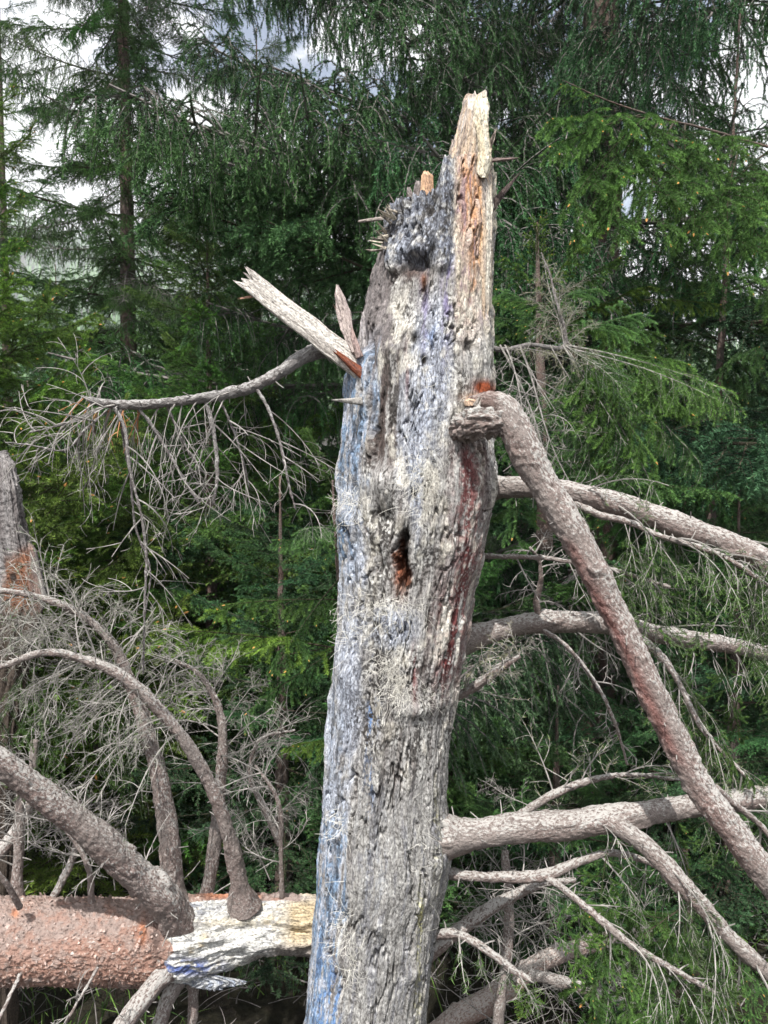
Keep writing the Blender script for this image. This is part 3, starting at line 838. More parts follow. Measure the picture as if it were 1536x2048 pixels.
def snag_relief(px, py, G, front):
    f = lambda s, o=4, off=0.0: fbm(G, s, o, off)
    h = 0.010 * f((9, 9, 4), 3, 2.0) + 0.0095 * f((36, 36, 3.5), 4, 8.0) + 0.0026 * f((80, 80, 15), 3, 14.0) + 0.0020 * f((210, 210, 120), 2, 19.0)
    r = f((38, 38, 7), 3, 55.0); h -= 0.017 * sstep(0.07 - np.abs(r), 0.0, 0.07) * sstep(f((12, 12, 5), 2, 61.0), -0.1, 0.15)
    lump = f((26, 26, 9), 3, 70.0); h += 0.0065 * sstep(lump, 0.10, 0.36) * (1 - 0.6 * sstep(py, 1450, 1600))
    F = front
    blk = sstep(px, 768, 786) * (1 - sstep(px, 888, 908)) * (1 - sstep(py + 14 * np.sin(px / 13), 548, 566)); h += 0.020 * blk * F
    h -= 0.028 * gauss(px, py, 840, 556, 30, 14) * F; h += 0.012 * gauss(px, py, 815, 530, 34, 24) * F
    h -= 0.014 * F * gauss(px, py, 862, 450, 14, 60)
    h -= 0.020 * F * np.exp(-((px - np.interp(py, [660, 900], [733, 746])) / 9) ** 2) * sstep(py, 640, 700) * (1 - sstep(py, 900, 950))
    h -= 0.010 * F * sstep(px, 735, 752) * (1 - sstep(px, 790, 806)) * sstep(py, 700, 760) * (1 - sstep(py, 920, 960))
    h += 0.020 * F * (gauss(px, py, 770, 965, 24, 26) + 0.8 * gauss(px, py, 815, 1010, 30, 28) + 0.9 * gauss(px, py, 845, 1060, 20, 40) + 0.9 * gauss(px, py, 700, 1035, 20, 22) + 0.6 * gauss(px, py, 790, 1215, 50, 24))
    h -= 0.024 * F * (gauss(px, py, 768, 1030, 22, 26) + 0.7 * gauss(px, py, 745, 1100, 20, 26) + 0.6 * gauss(px, py, 742, 1270, 16, 90))
    hn = 1 + 1.6 * f((60, 60, 34), 3, 90.0); h -= 0.060 * F * sstep(gauss(px + 8 * np.sin(py / 17), py, 806, 1108, 15, 50) * hn, 0.22, 0.62)
    h += 0.012 * F * gauss(px, py, 700, 1340, 22, 40) + 0.014 * F * gauss(px, py, 830, 1385, 45, 16) - 0.010 * F * gauss(px, py, 740, 1400, 40, 60)
    h += 0.012 * F * (gauss(px, py, 672, 1635, 14, 24) + gauss(px, py, 822, 1885, 12, 16) + gauss(px, py, 690, 1850, 16, 22) + gauss(px, py, 755, 1785, 14, 14))
    for sx, sy in ((935, 712), (848, 740), (866, 530), (828, 700), (828, 985), (760, 1120)):
        h -= 0.012 * F * gauss(px, py, sx, sy, 7, 10)
    # branch swelling right side where the low limb leaves, and under the torn limb
    h += 0.014 * F * gauss(px, py, 965, 965, 26, 70)
    h += 0.012 * F * gauss(px, py, 885, 1670, 22, 50)
    return h


def build_snag():
    base = P(705, 2800, SNAG_D)
    root = empty('broken_tree', base)
    tag(root, 'tall broken spruce snag stained blue and red, splintered at the top', 'dead tree')
    nth, nl = 440, 820
    ys = np.concatenate([np.linspace(330, 2060, nl - 40), np.linspace(2060, 2800, 41)[1:]]); nl = len(ys)
    pr = np.array(PROF); xl = np.interp(ys, pr[:, 0], pr[:, 1]); xr = np.interp(ys, pr[:, 0], pr[:, 2])
    k = np.ones(15) / 15
    sm = lambda a: np.convolve(np.pad(a, 7, 'edge'), k, 'valid')
    xl, xr = sm(xl), sm(xr)
    th = np.linspace(-np.pi, np.pi, nth, endpoint=False)       # theta 0 faces the viewer side (-Y)
    # ragged top: each column ends at its own height
    ux = np.sin(th); fr = np.cos(th)
    pxc = 881 + 106 * ux
    rng = np.random.RandomState(3)
    jag = fbm(np.stack([pxc * 0.16, fr * 3, 0 * pxc], -1), 1.0, 4, 5.0) * 70
    top_f = np.interp(pxc, [770, 790, 820, 862, 869, 874, 905, 912, 990], [440, 428, 424, 420, 395, 352, 350, 345, 345])
    top_b = np.interp(pxc, [770, 800, 850, 900, 990], [470, 420, 400, 380, 350])
    w = sstep(fr, -0.25, 0.15); ytop = top_f * w + top_b * (1 - w) + jag * (0.25 + 0.75 * (1 - w))
    s = np.linspace(0, 1, nl)[:, None]
    Y = ytop[None, :] + (ys[:, None] - 330) / (2800 - 330) * (2800 - ytop[None, :])
    XL = np.interp(Y, ys, xl); XR = np.interp(Y, ys, xr)
    rx = (XR - XL) / 2 / FPX * SNAG_D; cx = (XL + XR) / 2
    ry = np.minimum(rx, 0.19) * 0.95
    cen = P(768, 1024, SNAG_D)
    C = CAM + SNAG_D * (FW + ((cx - 768) / FPX)[..., None] * RT + ((1024 - Y) / FPX)[..., None] * UP)
    Nn = np.stack([np.broadcast_to(np.sin(th), Y.shape), np.broadcast_to(-np.cos(th), Y.shape), np.zeros_like(Y)], -1)
    V = C + Nn * np.stack([rx, ry, rx], -1)
    G = np.stack([rx * np.sin(th), -ry * np.cos(th), C[..., 2]], -1)
    px, py = project(V.reshape(-1, 3)); px = px.reshape(Y.shape); py = Y
    front = sstep(np.broadcast_to(np.cos(th), Y.shape), -0.15, 0.15)
    h = snag_relief(px, py, G, front)
    col, crack, gloss = snag_color(px, py, V, G, front)
    V = V + Nn * h[..., None]
    # broken top surface: rings going inwards over torn fibres
    rim = V[0]; c0 = rim.mean(0); rings = []
    for q in (0.93, 0.8, 0.62, 0.42, 0.2, 0.0):
        R = c0 + (rim - c0) * q
        zc = P(850, 470, SNAG_D)[2]
        f = (1 - q) ** 0.6
        R[:, 2] = rim[:, 2] * (1 - f) + zc * f
        R[:, 2] += 0.05 * fbm(R * np.array([90, 90, 4]), 1.0, 3, 2.0) * (q > 0)
        rings.append(R)
    Vt = np.concatenate(rings[::-1]).reshape(-1, nth, 3)
    V = np.concatenate([Vt, V], 0); nr = len(V)
    Gt = Vt * 1.0; G = np.concatenate([Gt, G], 0)
    ct = np.tile(np.array([0.34, 0.27, 0.20]), (len(rings), nth, 1)) * (1 + 0.8 * fbm(Gt, (90, 90, 8), 3, 4.0)[..., None])
    col = np.concatenate([ct, col], 0); z = np.zeros((len(rings), nth)); crack = np.concatenate([z, crack]); gloss = np.concatenate([z, gloss])
    i = np.arange(nr - 1)[:, None] * nth; j = np.arange(nth)[None]; j2 = (j + 1) % nth
    Q = np.stack([i + j, i + nth + j, i + nth + j2, i + j2], -1).reshape(-1, 4)
    tint = np.concatenate([col.reshape(-1, 3), np.ones((nr * nth, 1))], 1)
    me = make_mesh('trunk', V.reshape(-1, 3) - base, Q, None, [M_SNAG], attrs={'tint': tint, 'grain': G.reshape(-1, 3), 'crack': crack.ravel(), 'gloss': gloss.ravel()})
    obj('trunk', me, root)
    return root, base


SNAG, SB = build_snag()


def slab(parent, base, rows, d, thick, colf, name='splinter', nth=40, nl=120, seed=0, tipjag=0.3, relief=0.004, tilt=0.0, label=None):
    """torn wood: rows (py, xl, xr) in picture space at depth d (tip first), lens-shaped section, grooved along the grain"""
    r = np.array(rows, float)
    t = np.linspace(0, 1, nl); tt = np.linspace(0, 1, len(r))
    yy, xl, xr = (np.interp(t, tt, r[:, k]) for k in range(3))
    dd = np.full(nl, d) if np.isscalar(d) else np.interp(t, [0, 1], d)
    th = np.linspace(-np.pi, np.pi, nth, endpoint=False)
    u = np.sin(th)[None]; f = np.cos(th)[None]
    half = ((xr - xl) / 2)[:, None]; cx = ((xl + xr) / 2)[:, None]
    su = np.sign(u) * np.abs(u) ** 0.8
    X = cx + half * su
    jag = fbm(np.stack([su[0] * 3.0 + seed, f[0], 0 * su[0]], -1), 1.0, 3, seed) * tipjag * 260
    Y = yy[:, None] + jag[None] * (1 - t[:, None]) ** 1.5 * 0.5
    D = dd[:, None] - np.sign(f) * np.abs(f) ** 0.7 * thick * np.minimum(1, 0.15 + t[:, None] * 4)
    V = CAM + D[..., None] * (FW + ((X - 768) / FPX)[..., None] * RT + ((1024 - Y) / FPX)[..., None] * UP)
    # grain coordinates follow the slab axis
    ax = np.cumsum(np.hypot(np.gradient(yy), np.gradient((xl + xr) / 2))) / FPX * dd
    G = np.stack([half * su / FPX * dd[:, None], np.broadcast_to(f * thick, X.shape), np.broadcast_to(ax[:, None], X.shape)], -1) + seed * 3.7
    h = relief * 2.0 * fbm(G, (110, 110, 4), 4, seed) + relief * 0.6 * fbm(G, (160, 160, 60), 3, seed + 4)
    nrm = np.stack([np.broadcast_to(u, X.shape), -np.broadcast_to(f, X.shape), np.zeros_like(X)], -1)
    V = V + nrm * h[..., None]
    col, gl = colf(X, Y, G)
    Vv = V.reshape(-1, 3); n = len(Vv); Vv = np.vstack([Vv, V[0].mean(0)[None], V[-1].mean(0)[None]])
    i = np.arange(nl - 1)[:, None] * nth; j = np.arange(nth)[None]; j2 = (j + 1) % nth
    Q = np.stack([i + j, i + nth + j, i + nth + j2, i + j2], -1).reshape(-1, 4)
    jj = np.arange(nth); k2 = (jj + 1) % nth
    T = np.vstack([np.stack([jj, k2, np.full(nth, n)], 1), np.stack([(nl - 1) * nth + k2, (nl - 1) * nth + jj, np.full(nth, n + 1)], 1)])
    tint = np.ones((n + 2, 4)); tint[:n, :3] = col.reshape(-1, 3); tint[n:, :3] = col.reshape(-1, 3).mean(0)
    Gg = np.vstack([G.reshape(-1, 3), G[0, :1], G[-1, :1]]); g1 = np.concatenate([gl.ravel(), [0, 0]])
    me = make_mesh(name, Vv - base, Q, T, [M_SNAG], attrs={'tint': tint, 'grain': Gg, 'crack': np.zeros(n + 2), 'gloss': g1})
    o = obj(name, me, parent)
    if label: o['label'] = label
    return o


def woodcol(a, b, dark=None, amt=0.5, resin=None):
    a, b = np.array(a), np.array(b); dk = np.array(dark or (0.12, 0.10, 0.095))
    def f(X, Y, G):
        s = fbm(G, (120, 120, 5), 4, 3.0); m = sstep(s, -0.15, 0.2)[..., None]; c = a * (1 - m) + b * m
        m = (sstep(fbm(G, (190, 190, 7), 3, 13.0), 0.10, 0.22) * amt)[..., None]; c = c * (1 - m) + dk * m
        gl = np.zeros(X.shape)
        if resin is not None:
            for (x, y, sx, sy, cc) in resin:
                m = np.clip(gauss(X, Y, x, y, sx, sy) * 1.5 + 0.6 * fbm(G, (70, 70, 50), 3, 23.0) - 0.15, 0, 1) * sstep(gauss(X, Y, x, y, sx, sy), 0.1, 0.4)
                c = c * (1 - m[..., None]) + np.array(cc) * m[..., None]; gl = np.maximum(gl, m * 0.8)
        return np.clip(c, 0.01, 0.9), gl
    return f


cream = (0.70, 0.655, 0.56)
slab(SNAG, SB, [(190, 934, 972), (205, 927, 976), (250, 917, 976), (300, 903, 978), (335, 892, 980), (350, 890, 981), (380, 903, 984), (430, 908, 986), (520, 914, 984), (600, 922, 980), (700, 936, 972)],
     (1.95, 1.955), 0.034, woodcol((0.56, 0.44, 0.33), (0.36, 0.33, 0.31), (0.20, 0.17, 0.17), 0.6,
     [(962, 230, 15, 60, cream), (966, 300, 11, 45, cream), (942, 205, 8, 12, cream), (944, 350, 9, 12, (0.62, 0.28, 0.08)), (938, 400, 18, 75, (0.62, 0.34, 0.14)), (955, 430, 9, 100, (0.66, 0.36, 0.16)),
      (922, 440, 8, 80, (0.66, 0.54, 0.42)), (978, 420, 7, 50, cream), (924, 500, 12, 30, (0.30, 0.10, 0.08)), (976, 540, 7, 80, cream), (925, 620, 12, 60, (0.6, 0.5, 0.36))]),
     'spire', 110, 420, 1, 0.22, 0.0045, label='resin-crusted orange and cream splinter at the top')
# resin beads running down the spire's right edge
slab(SNAG, SB, [(194, 952, 972), (215, 948, 980), (240, 950, 976), (270, 955, 976), (300, 958, 980), (318, 955, 982), (345, 950, 976), (356, 960, 972)], 1.925, 0.018,
     woodcol((0.70, 0.66, 0.55), (0.66, 0.57, 0.42), (0.5, 0.36, 0.2), 0.2), 'resin_crust', 36, 90, 4, 0.1, 0.006, label='cream hardened resin crust')
for k, (rows, dd, thk, a, b) in enumerate([
    ([(343, 848, 856), (352, 843, 866), (380, 841, 868), (440, 838, 870)], 2.0, 0.012, (0.64, 0.42, 0.27), (0.56, 0.36, 0.24)),
    ([(362, 832, 838), (372, 828, 842), (400, 824, 842), (440, 820, 842)], 2.02, 0.010, (0.27, 0.24, 0.235), (0.18, 0.16, 0.16)),
    ([(375, 815, 820), (390, 814, 828), (440, 812, 832)], 2.01, 0.010, (0.25, 0.22, 0.21), (0.16, 0.14, 0.14)),
    ([(330, 888, 896), (340, 882, 906), (420, 872, 916)], 1.99, 0.018, (0.5, 0.42, 0.38), (0.36, 0.30, 0.27)),
    ([(280, 905, 909), (300, 899, 914), (345, 893, 925)], 1.96, 0.010, (0.55, 0.45, 0.36), (0.33, 0.29, 0.27)),
    ([(400, 798, 803), (412, 792, 806), (450, 788, 812)], 2.0, 0.010, (0.3, 0.27, 0.25), (0.2, 0.18, 0.17)),
    ([(625, 723, 727), (645, 720, 733), (735, 716, 742)], 1.93, 0.010, (0.46, 0.43, 0.43), (0.34, 0.32, 0.33)),
    ([(262, 990, 993), (280, 980, 989), (302, 968, 982)], 1.96, 0.006, (0.5, 0.43, 0.36), (0.4, 0.33, 0.28)),
    ([(290, 978, 981), (297, 972, 984), (310, 966, 982)], 1.93, 0.006, (0.66, 0.58, 0.44), (0.5, 0.4, 0.3))]):
    slab(SNAG, SB, rows, dd, thk, woodcol(a, b), 'splinter', 24, 50, 10 + k, 0.06, 0.003)


def shard(parent, base, A, B, w0, w1, thick, a, b, seed, nth=28, nl=80, fray=0.04, name='splinter', label=None, nrm=(0, -1, 0), dark=None, amt=0.5, bend=0.0):
    """flat torn plank between world points A (root) and B (tip)"""
    A, B = np.array(A), np.array(B); X = B - A; ln = np.linalg.norm(X); X /= ln
    Z = np.array(nrm, float); Z -= X * (Z @ X); Z /= np.linalg.norm(Z); Yv = np.cross(Z, X)
    t = np.linspace(0, 1, nl)[:, None]; th = np.linspace(0, 2 * np.pi, nth, endpoint=False)[None]
    u = np.cos(th); su = np.sign(u) * np.abs(u) ** 0.55; f = np.sin(th); sf = np.sign(f) * np.abs(f) ** 0.5
    w = (w0 + (w1 - w0) * t)
    jag = fbm(np.stack([su[0] * 4 + seed, sf[0] * 0.8, 0 * su[0]], -1), 1.0, 4, seed + 0.5)[None] * fray * 2.2
    S = t * ln + jag * t ** 4
    G = np.stack([np.broadcast_to(su * w / 2, S.shape), np.broadcast_to(sf * thick / 2, S.shape), S], -1) + seed * 2.3
    g = 0.0035 * fbm(G, (150, 150, 6), 4, seed) * (1 if thick > 0.004 else 0.4)
    edge = 0.10 * w * fbm(np.stack([S[:, 0] * 9, S[:, 0] * 0, S[:, 0] * 0 + seed], -1), 1.0, 3)[:, None]
    V = A + S[..., None] * X + (su * w / 2 + edge)[..., None] * Yv + (sf * thick / 2 * (1 - 0.6 * t ** 3) + g)[..., None] * Z + (bend * t ** 2 + 0 * S)[..., None] * Z
    col, gl = woodcol(a, b, dark, amt)(G[..., 0], G[..., 1], G)
    Vv = V.reshape(-1, 3); n = len(Vv); Vv = np.vstack([Vv, V[0].mean(0)[None], (V[-1].mean(0) - X * fray * 0.6)[None]])
    i = np.arange(nl - 1)[:, None] * nth; j = np.arange(nth)[None]; j2 = (j + 1) % nth
    Q = np.stack([i + j, i + j2, i + nth + j2, i + nth + j], -1).reshape(-1, 4)
    jj = np.arange(nth); k2 = (jj + 1) % nth
    T = np.vstack([np.stack([k2, jj, np.full(nth, n)], 1), np.stack([(nl - 1) * nth + jj, (nl - 1) * nth + k2, np.full(nth, n + 1)], 1)])
    tint = np.ones((n + 2, 4)); tint[:n, :3] = col.reshape(-1, 3); tint[n:, :3] = col.reshape(-1, 3).mean(0)
    Gg = np.vstack([G.reshape(-1, 3), G[0, :1], G[-1, :1]])
    me = make_mesh(name, Vv - base, Q, T, [M_SNAG], attrs={'tint': tint, 'grain': Gg, 'crack': np.zeros(n + 2), 'gloss': np.concatenate([gl.ravel(), [0, 0]])}, smooth=True)
    o = obj(name, me, parent)
    if label: o['label'] = label
    return o


shard(SNAG, SB, P(742, 752, 1.95), P(496, 560, 1.80), 0.068, 0.055, 0.014, (0.72, 0.68, 0.63), (0.60, 0.56, 0.52), 3, 60, 240, 0.035, label='long pale plank of torn wood jutting out to the left', nrm=(0.2, -1, 0.35), dark=(0.2, 0.17, 0.15), amt=0.55)
shard(SNAG, SB, P(745, 764, 1.93), P(672, 704, 1.885), 0.034, 0.010, 0.012, (0.24, 0.07, 0.04), (0.30, 0.11, 0.06), 4, 24, 60, 0.02, nrm=(0.2, -1, 0.1))
slab(SNAG, SB, [(570, 672, 676), (590, 670, 688), (625, 673, 703), (655, 680, 707), (680, 690, 712), (705, 702, 716)], 1.92, 0.006, woodcol((0.54, 0.46, 0.43), (0.44, 0.37, 0.35)), 'splinter', 28, 70, 5, 0.03, 0.003, label='upright leaf-shaped shard of pale wood')
shard(SNAG, SB, P(712, 700, 1.925), P(672, 615, 1.925), 0.022, 0.006, 0.008, (0.17, 0.08, 0.06), (0.22, 0.12, 0.09), 6, 20, 60, 0.015, nrm=(-0.8, -1, 0))
shard(SNAG, SB, P(720, 715, 1.91), P(690, 625, 1.92), 0.020, 0.008, 0.006, (0.40, 0.30, 0.29), (0.3, 0.22, 0.2), 7, 20, 60, 0.015)
shard(SNAG, SB, P(520, 590, 1.815), P(480, 597, 1.80), 0.010, 0.003, 0.003, (0.40, 0.24, 0.17), (0.3, 0.18, 0.12), 8, 12, 30, 0.01)
shard(SNAG, SB, P(970, 322, 1.95), P(1036, 316, 1.90), 0.022, 0.003, 0.006, (0.25, 0.19, 0.17), (0.16, 0.12, 0.11), 9, 20, 50, 0.01, nrm=(0, -1, 0.8), label='short dagger of dark wood')
shard(SNAG, SB, P(978, 420, 1.98), P(1040, 345, 1.98), 0.026, 0.002, 0.006, (0.10, 0.075, 0.07), (0.05, 0.04, 0.04), 10, 20, 60, 0.008, nrm=(0.4, -1, 0.3), label='curved blackened sliver')
shard(SNAG, SB, P(975, 300, 1.93), P(993, 258, 1.90), 0.016, 0.002, 0.005, (0.42, 0.34, 0.30), (0.3, 0.25, 0.22), 11, 16, 40, 0.01)
_r = random.Random(5)
for k in range(26):                                              # frayed fibres at the left of the break
    yy = 418 + 82 * (k / 25) + _r.uniform(-5, 5); x0 = 795 - (yy - 420) * 0.25
    L_ = _r.uniform(18, 42); a_ = _r.uniform(-0.3, 0.9) if yy > 450 else _r.uniform(0.2, 1.3)
    d0 = _r.uniform(1.90, 1.97)
    c_ = _r.choice([(0.62, 0.56, 0.46), (0.5, 0.44, 0.36), (0.36, 0.32, 0.28)])
    shard(SNAG, SB, P(x0, yy, d0), P(x0 - L_ * math.cos(a_), yy - L_ * math.sin(a_), d0 - 0.03), _r.uniform(0.005, 0.012), 0.003, 0.003, c_, tuple(v * 0.75 for v in c_), 20 + k, 8, 14, 0.012,
          nrm=(_r.uniform(-1, 1), -1, _r.uniform(-1, 1)))
for k in range(14):                                              # short torn teeth along the rim
    x0 = 780 + k * 8 + _r.uniform(-3, 3)
    shard(SNAG, SB, P(x0, 440, 1.93), P(x0 + _r.uniform(-8, 6), 422 - _r.uniform(0, 22), 1.92), _r.uniform(0.006, 0.014), 0.003, 0.005, (0.50, 0.46, 0.41), (0.3, 0.28, 0.25), 60 + k, 8, 14, 0.01)
shard(SNAG, SB, P(775, 436, 1.97), P(716, 443, 2.05), 0.010, 0.006, 0.008, (0.34, 0.30, 0.27), (0.25, 0.22, 0.2), 80, 10, 20, 0.004)
for k in range(10):                                              # torn splinters standing up from the knuckle
    x0 = 950 + k * 8
    shard(SNAG, SB, P(x0, 812, 1.80), P(x0 + _r.uniform(-5, 9), 797 - _r.uniform(0, 9), 1.795), _r.uniform(0.006, 0.013), 0.003, 0.006, (0.44, 0.40, 0.36), (0.3, 0.27, 0.25), 140 + k, 8, 14, 0.006)
shard(SNAG, SB, P(722, 803, 1.90), P(664, 800, 1.82), 0.020, 0.003, 0.012, (0.52, 0.50, 0.47), (0.36, 0.34, 0.32), 81, 14, 40, 0.008)


def tint_red(axis_px):
    """red-stained belly of the hanging limb"""
    def f(V, G):
        px, py = project(V)
        s = fbm(G, (26, 26, 5), 3, 4.0); xc = np.interp(py, [900, 1100, 1300, 1500, 1700], [1012, 1146, 1248, 1345, 1470])
        m = np.exp(-((px - xc) / 15) ** 2) * sstep(py, 1060, 1110) * (0.55 + 0.45 * sstep(s, -0.15, 0.1)) * (1 - 0.6 * sstep(py, 1480, 1560))
        dk = sstep(xc - px, 8, 26) * (1 - sstep(py, 1040, 1140))
        c = np.ones((len(V), 3)) * (1 - m[:, None]) + np.array([0.88, 0.56, 0.54]) * m[:, None]
        return c * (1 - 0.45 * dk[:, None]) + np.array([0.35, 0.12, 0.08]) * 0.45 * dk[:, None]
    return f


def snag_limb(pts, **k):
    pts = [(p[0], p[1], p[2], p[3] * 0.86) for p in pts] if len(pts) != 12 else pts
    return limb(SNAG, SB, pts, **k)


rs = np.random.RandomState(99)
# the torn limb that hangs from the right side
hang, hp = snag_limb([(940, 806, 1.84, 14), (975, 803, 1.81, 22), (1003, 812, 1.80, 28), (1026, 846, 1.79, 32), (1046, 892, 1.785, 32), (1082, 962, 1.78, 31), (1170, 1108, 1.76, 30), (1275, 1322, 1.74, 27.5), (1356, 1491, 1.73, 27), (1406, 1584, 1.72, 28), (1507, 1716, 1.70, 28), (1640, 1900, 1.68, 27)],
                     seed=1, nth=64, dens=330, amp=1.3, name='hanging_limb', tintf=tint_red(0), label='thick torn limb hanging down to the right with a red stained streak')
snag_limb([(895, 892, 2.02, 32), (908, 868, 1.92, 34), (930, 852, 1.85, 34), (960, 846, 1.81, 35), (990, 844, 1.80, 34), (1014, 850, 1.80, 30), (1034, 872, 1.80, 24)], seed=71, nth=110, dens=600, amp=4.5, name='torn_collar', tint=(1.0, 1.02, 1.02), label='grey crusted elbow where the limb tore')
slab(SNAG, SB, [(797, 935, 960), (803, 928, 985), (812, 930, 990)], 1.83, 0.03, woodcol((0.70, 0.50, 0.36), (0.60, 0.44, 0.32)), 'torn_wood', 30, 16, 35, 0.03, 0.003)

limbs = {}
limbs['a'] = snag_limb([(940, 985, 2.10, 42), (980, 978, 2.07, 31), (1010, 975, 2.05, 25), (1070, 975, 2.02, 25), (1150, 988, 2.00, 26), (1250, 1012, 1.98, 27), (1350, 1048, 1.95, 28), (1450, 1085, 1.93, 28), (1560, 1140, 1.9, 29), (1700, 1200, 1.85, 28)], seed=2, nth=44, dens=260)
limbs['b'] = snag_limb([(890, 1292, 2.10, 42), (925, 1282, 2.105, 33), (980, 1265, 2.12, 25), (1070, 1246, 2.15, 25), (1200, 1246, 2.2, 24), (1300, 1265, 2.25, 22), (1400, 1282, 2.3, 20), (1500, 1300, 2.35, 18), (1640, 1340, 2.4, 16)], seed=3, nth=40, dens=240)
limbs['c'] = snag_limb([(865, 1670, 2.00, 66), (898, 1671, 1.985, 52), (925, 1672, 1.975, 42), (960, 1668, 1.96, 33), (1050, 1656, 1.94, 34), (1150, 1648, 1.93, 33), (1220, 1636, 1.93, 31), (1310, 1622, 1.94, 25), (1400, 1610, 1.96, 24), (1560, 1592, 2.0, 23), (1700, 1585, 2.0, 20)], seed=4, nth=48, dens=280)
limbs['c2'] = snag_limb([(1200, 1632, 1.93, 20), (1240, 1655, 1.90, 22), (1300, 1700, 1.87, 21), (1380, 1785, 1.84, 20), (1450, 1865, 1.82, 18), (1536, 1945, 1.80, 16), (1640, 2040, 1.78, 14)], seed=5, nth=36, dens=240)
limbs['d'] = snag_limb([(885, 1745, 2.02, 15), (940, 1752, 1.98, 12), (1010, 1754, 1.96, 12), (1090, 1750, 1.95, 13), (1160, 1722, 1.95, 10), (1230, 1706, 1.96, 8), (1320, 1735, 1.97, 6), (1400, 1790, 1.98, 4)], seed=6, nth=24, dens=220)
limbs['d2'] = snag_limb([(1085, 1748, 1.95, 10), (1130, 1780, 1.92, 8), (1190, 1830, 1.88, 8), (1260, 1888, 1.85, 8), (1340, 1935, 1.83, 7), (1440, 1990, 1.82, 4)], seed=7, nth=18, dens=200)
limbs['e'] = snag_limb([(885, 1410, 2.10, 10), (930, 1385, 2.08, 11), (975, 1355, 2.06, 11), (1005, 1332, 2.05, 10), (1040, 1312, 2.03, 4)], seed=8, nth=18, dens=200)
limbs['f'] = snag_limb([(840, 1925, 2.1, 18), (900, 1875, 2.12, 16), (960, 1830, 2.15, 15), (1020, 1795, 2.2, 13), (1080, 1768, 2.25, 10), (1150, 1760, 2.3, 6)], seed=9, nth=22, dens=200)
limbs['g'] = snag_limb([(870, 1870, 2.0, 11), (920, 1870, 1.95, 10), (970, 1898, 1.9, 9), (1020, 1935, 1.88, 8), (1062, 1962, 1.87, 6)], seed=10, nth=18, dens=200)
limbs['h'] = snag_limb([(930, 1112, 2.1, 8), (1000, 1113, 2.05, 6), (1080, 1115, 2.0, 6), (1150, 1125, 1.98, 5), (1230, 1140, 1.97, 5), (1340, 1175, 1.97, 4)], seed=11, nth=12, dens=160, mat=M_LIMB)
limbs['h2'] = snag_limb([(1078, 1240, 2.15, 8), (1074, 1200, 2.13, 7), (1082, 1160, 2.1, 6), (1078, 1120, 2.08, 5), (1060, 1095, 2.06, 3)], seed=12, nth=12, dens=160)
limbs['a2'] = snag_limb([(1145, 1005, 1.99, 9), (1200, 1030, 1.95, 8), (1260, 1045, 1.93, 8), (1320, 1072, 1.91, 7), (1400, 1095, 1.90, 6), (1470, 1125, 1.88, 6), (1560, 1190, 1.86, 4)], seed=13, nth=16, dens=180)
limbs['b2'] = snag_limb([(1080, 1255, 2.14, 6), (1130, 1290, 2.08, 5), (1180, 1350, 2.04, 4.5), (1215, 1410, 2.0, 4), (1238, 1470, 2.0, 3.5), (1255, 1530, 2.0, 2.5)], seed=14, nth=10, dens=140)
limbs['b3'] = snag_limb([(1255, 1260, 2.2, 12), (1320, 1310, 2.1, 9), (1360, 1370, 2.05, 7), (1400, 1450, 2.0, 6), (1450, 1510, 1.98, 5), (1500, 1560, 1.95, 3)], seed=15, nth=14, dens=160)
limbs['i'] = snag_limb([(1010, 1650, 1.98, 9), (1070, 1610, 2.05, 10), (1130, 1578, 2.1, 9), (1200, 1556, 2.15, 7), (1270, 1550, 2.2, 5), (1360, 1560, 2.25, 3)], seed=16, nth=14, dens=160)
limbs['j'] = snag_limb([(1430, 1575, 1.75, 9), (1470, 1610, 1.78, 8), (1520, 1650, 1.8, 7), (1580, 1730, 1.8, 5)], seed=17, nth=14, dens=160)
# dead branch reaching out to the left
left, lp = snag_limb([(735, 705, 2.02, 20), (690, 700, 1.98, 22), (640, 700, 1.94, 20), (600, 718, 1.91, 17), (555, 748, 1.89, 14), (500, 775, 1.87, 12.5), (430, 792, 1.85, 12), (350, 803, 1.83, 11), (270, 810, 1.81, 11), (205, 806, 1.8, 9), (165, 793, 1.79, 4)],
                     seed=20, nth=32, dens=260, mat=M_GREYB, label='dead grey branch curving out to the left')
def twigs_of(o, path, n, length, **k):
    g = spray(rs, path, n, length, **k)
    return add_spray(o, SB if o.parent is SNAG else LB, g)


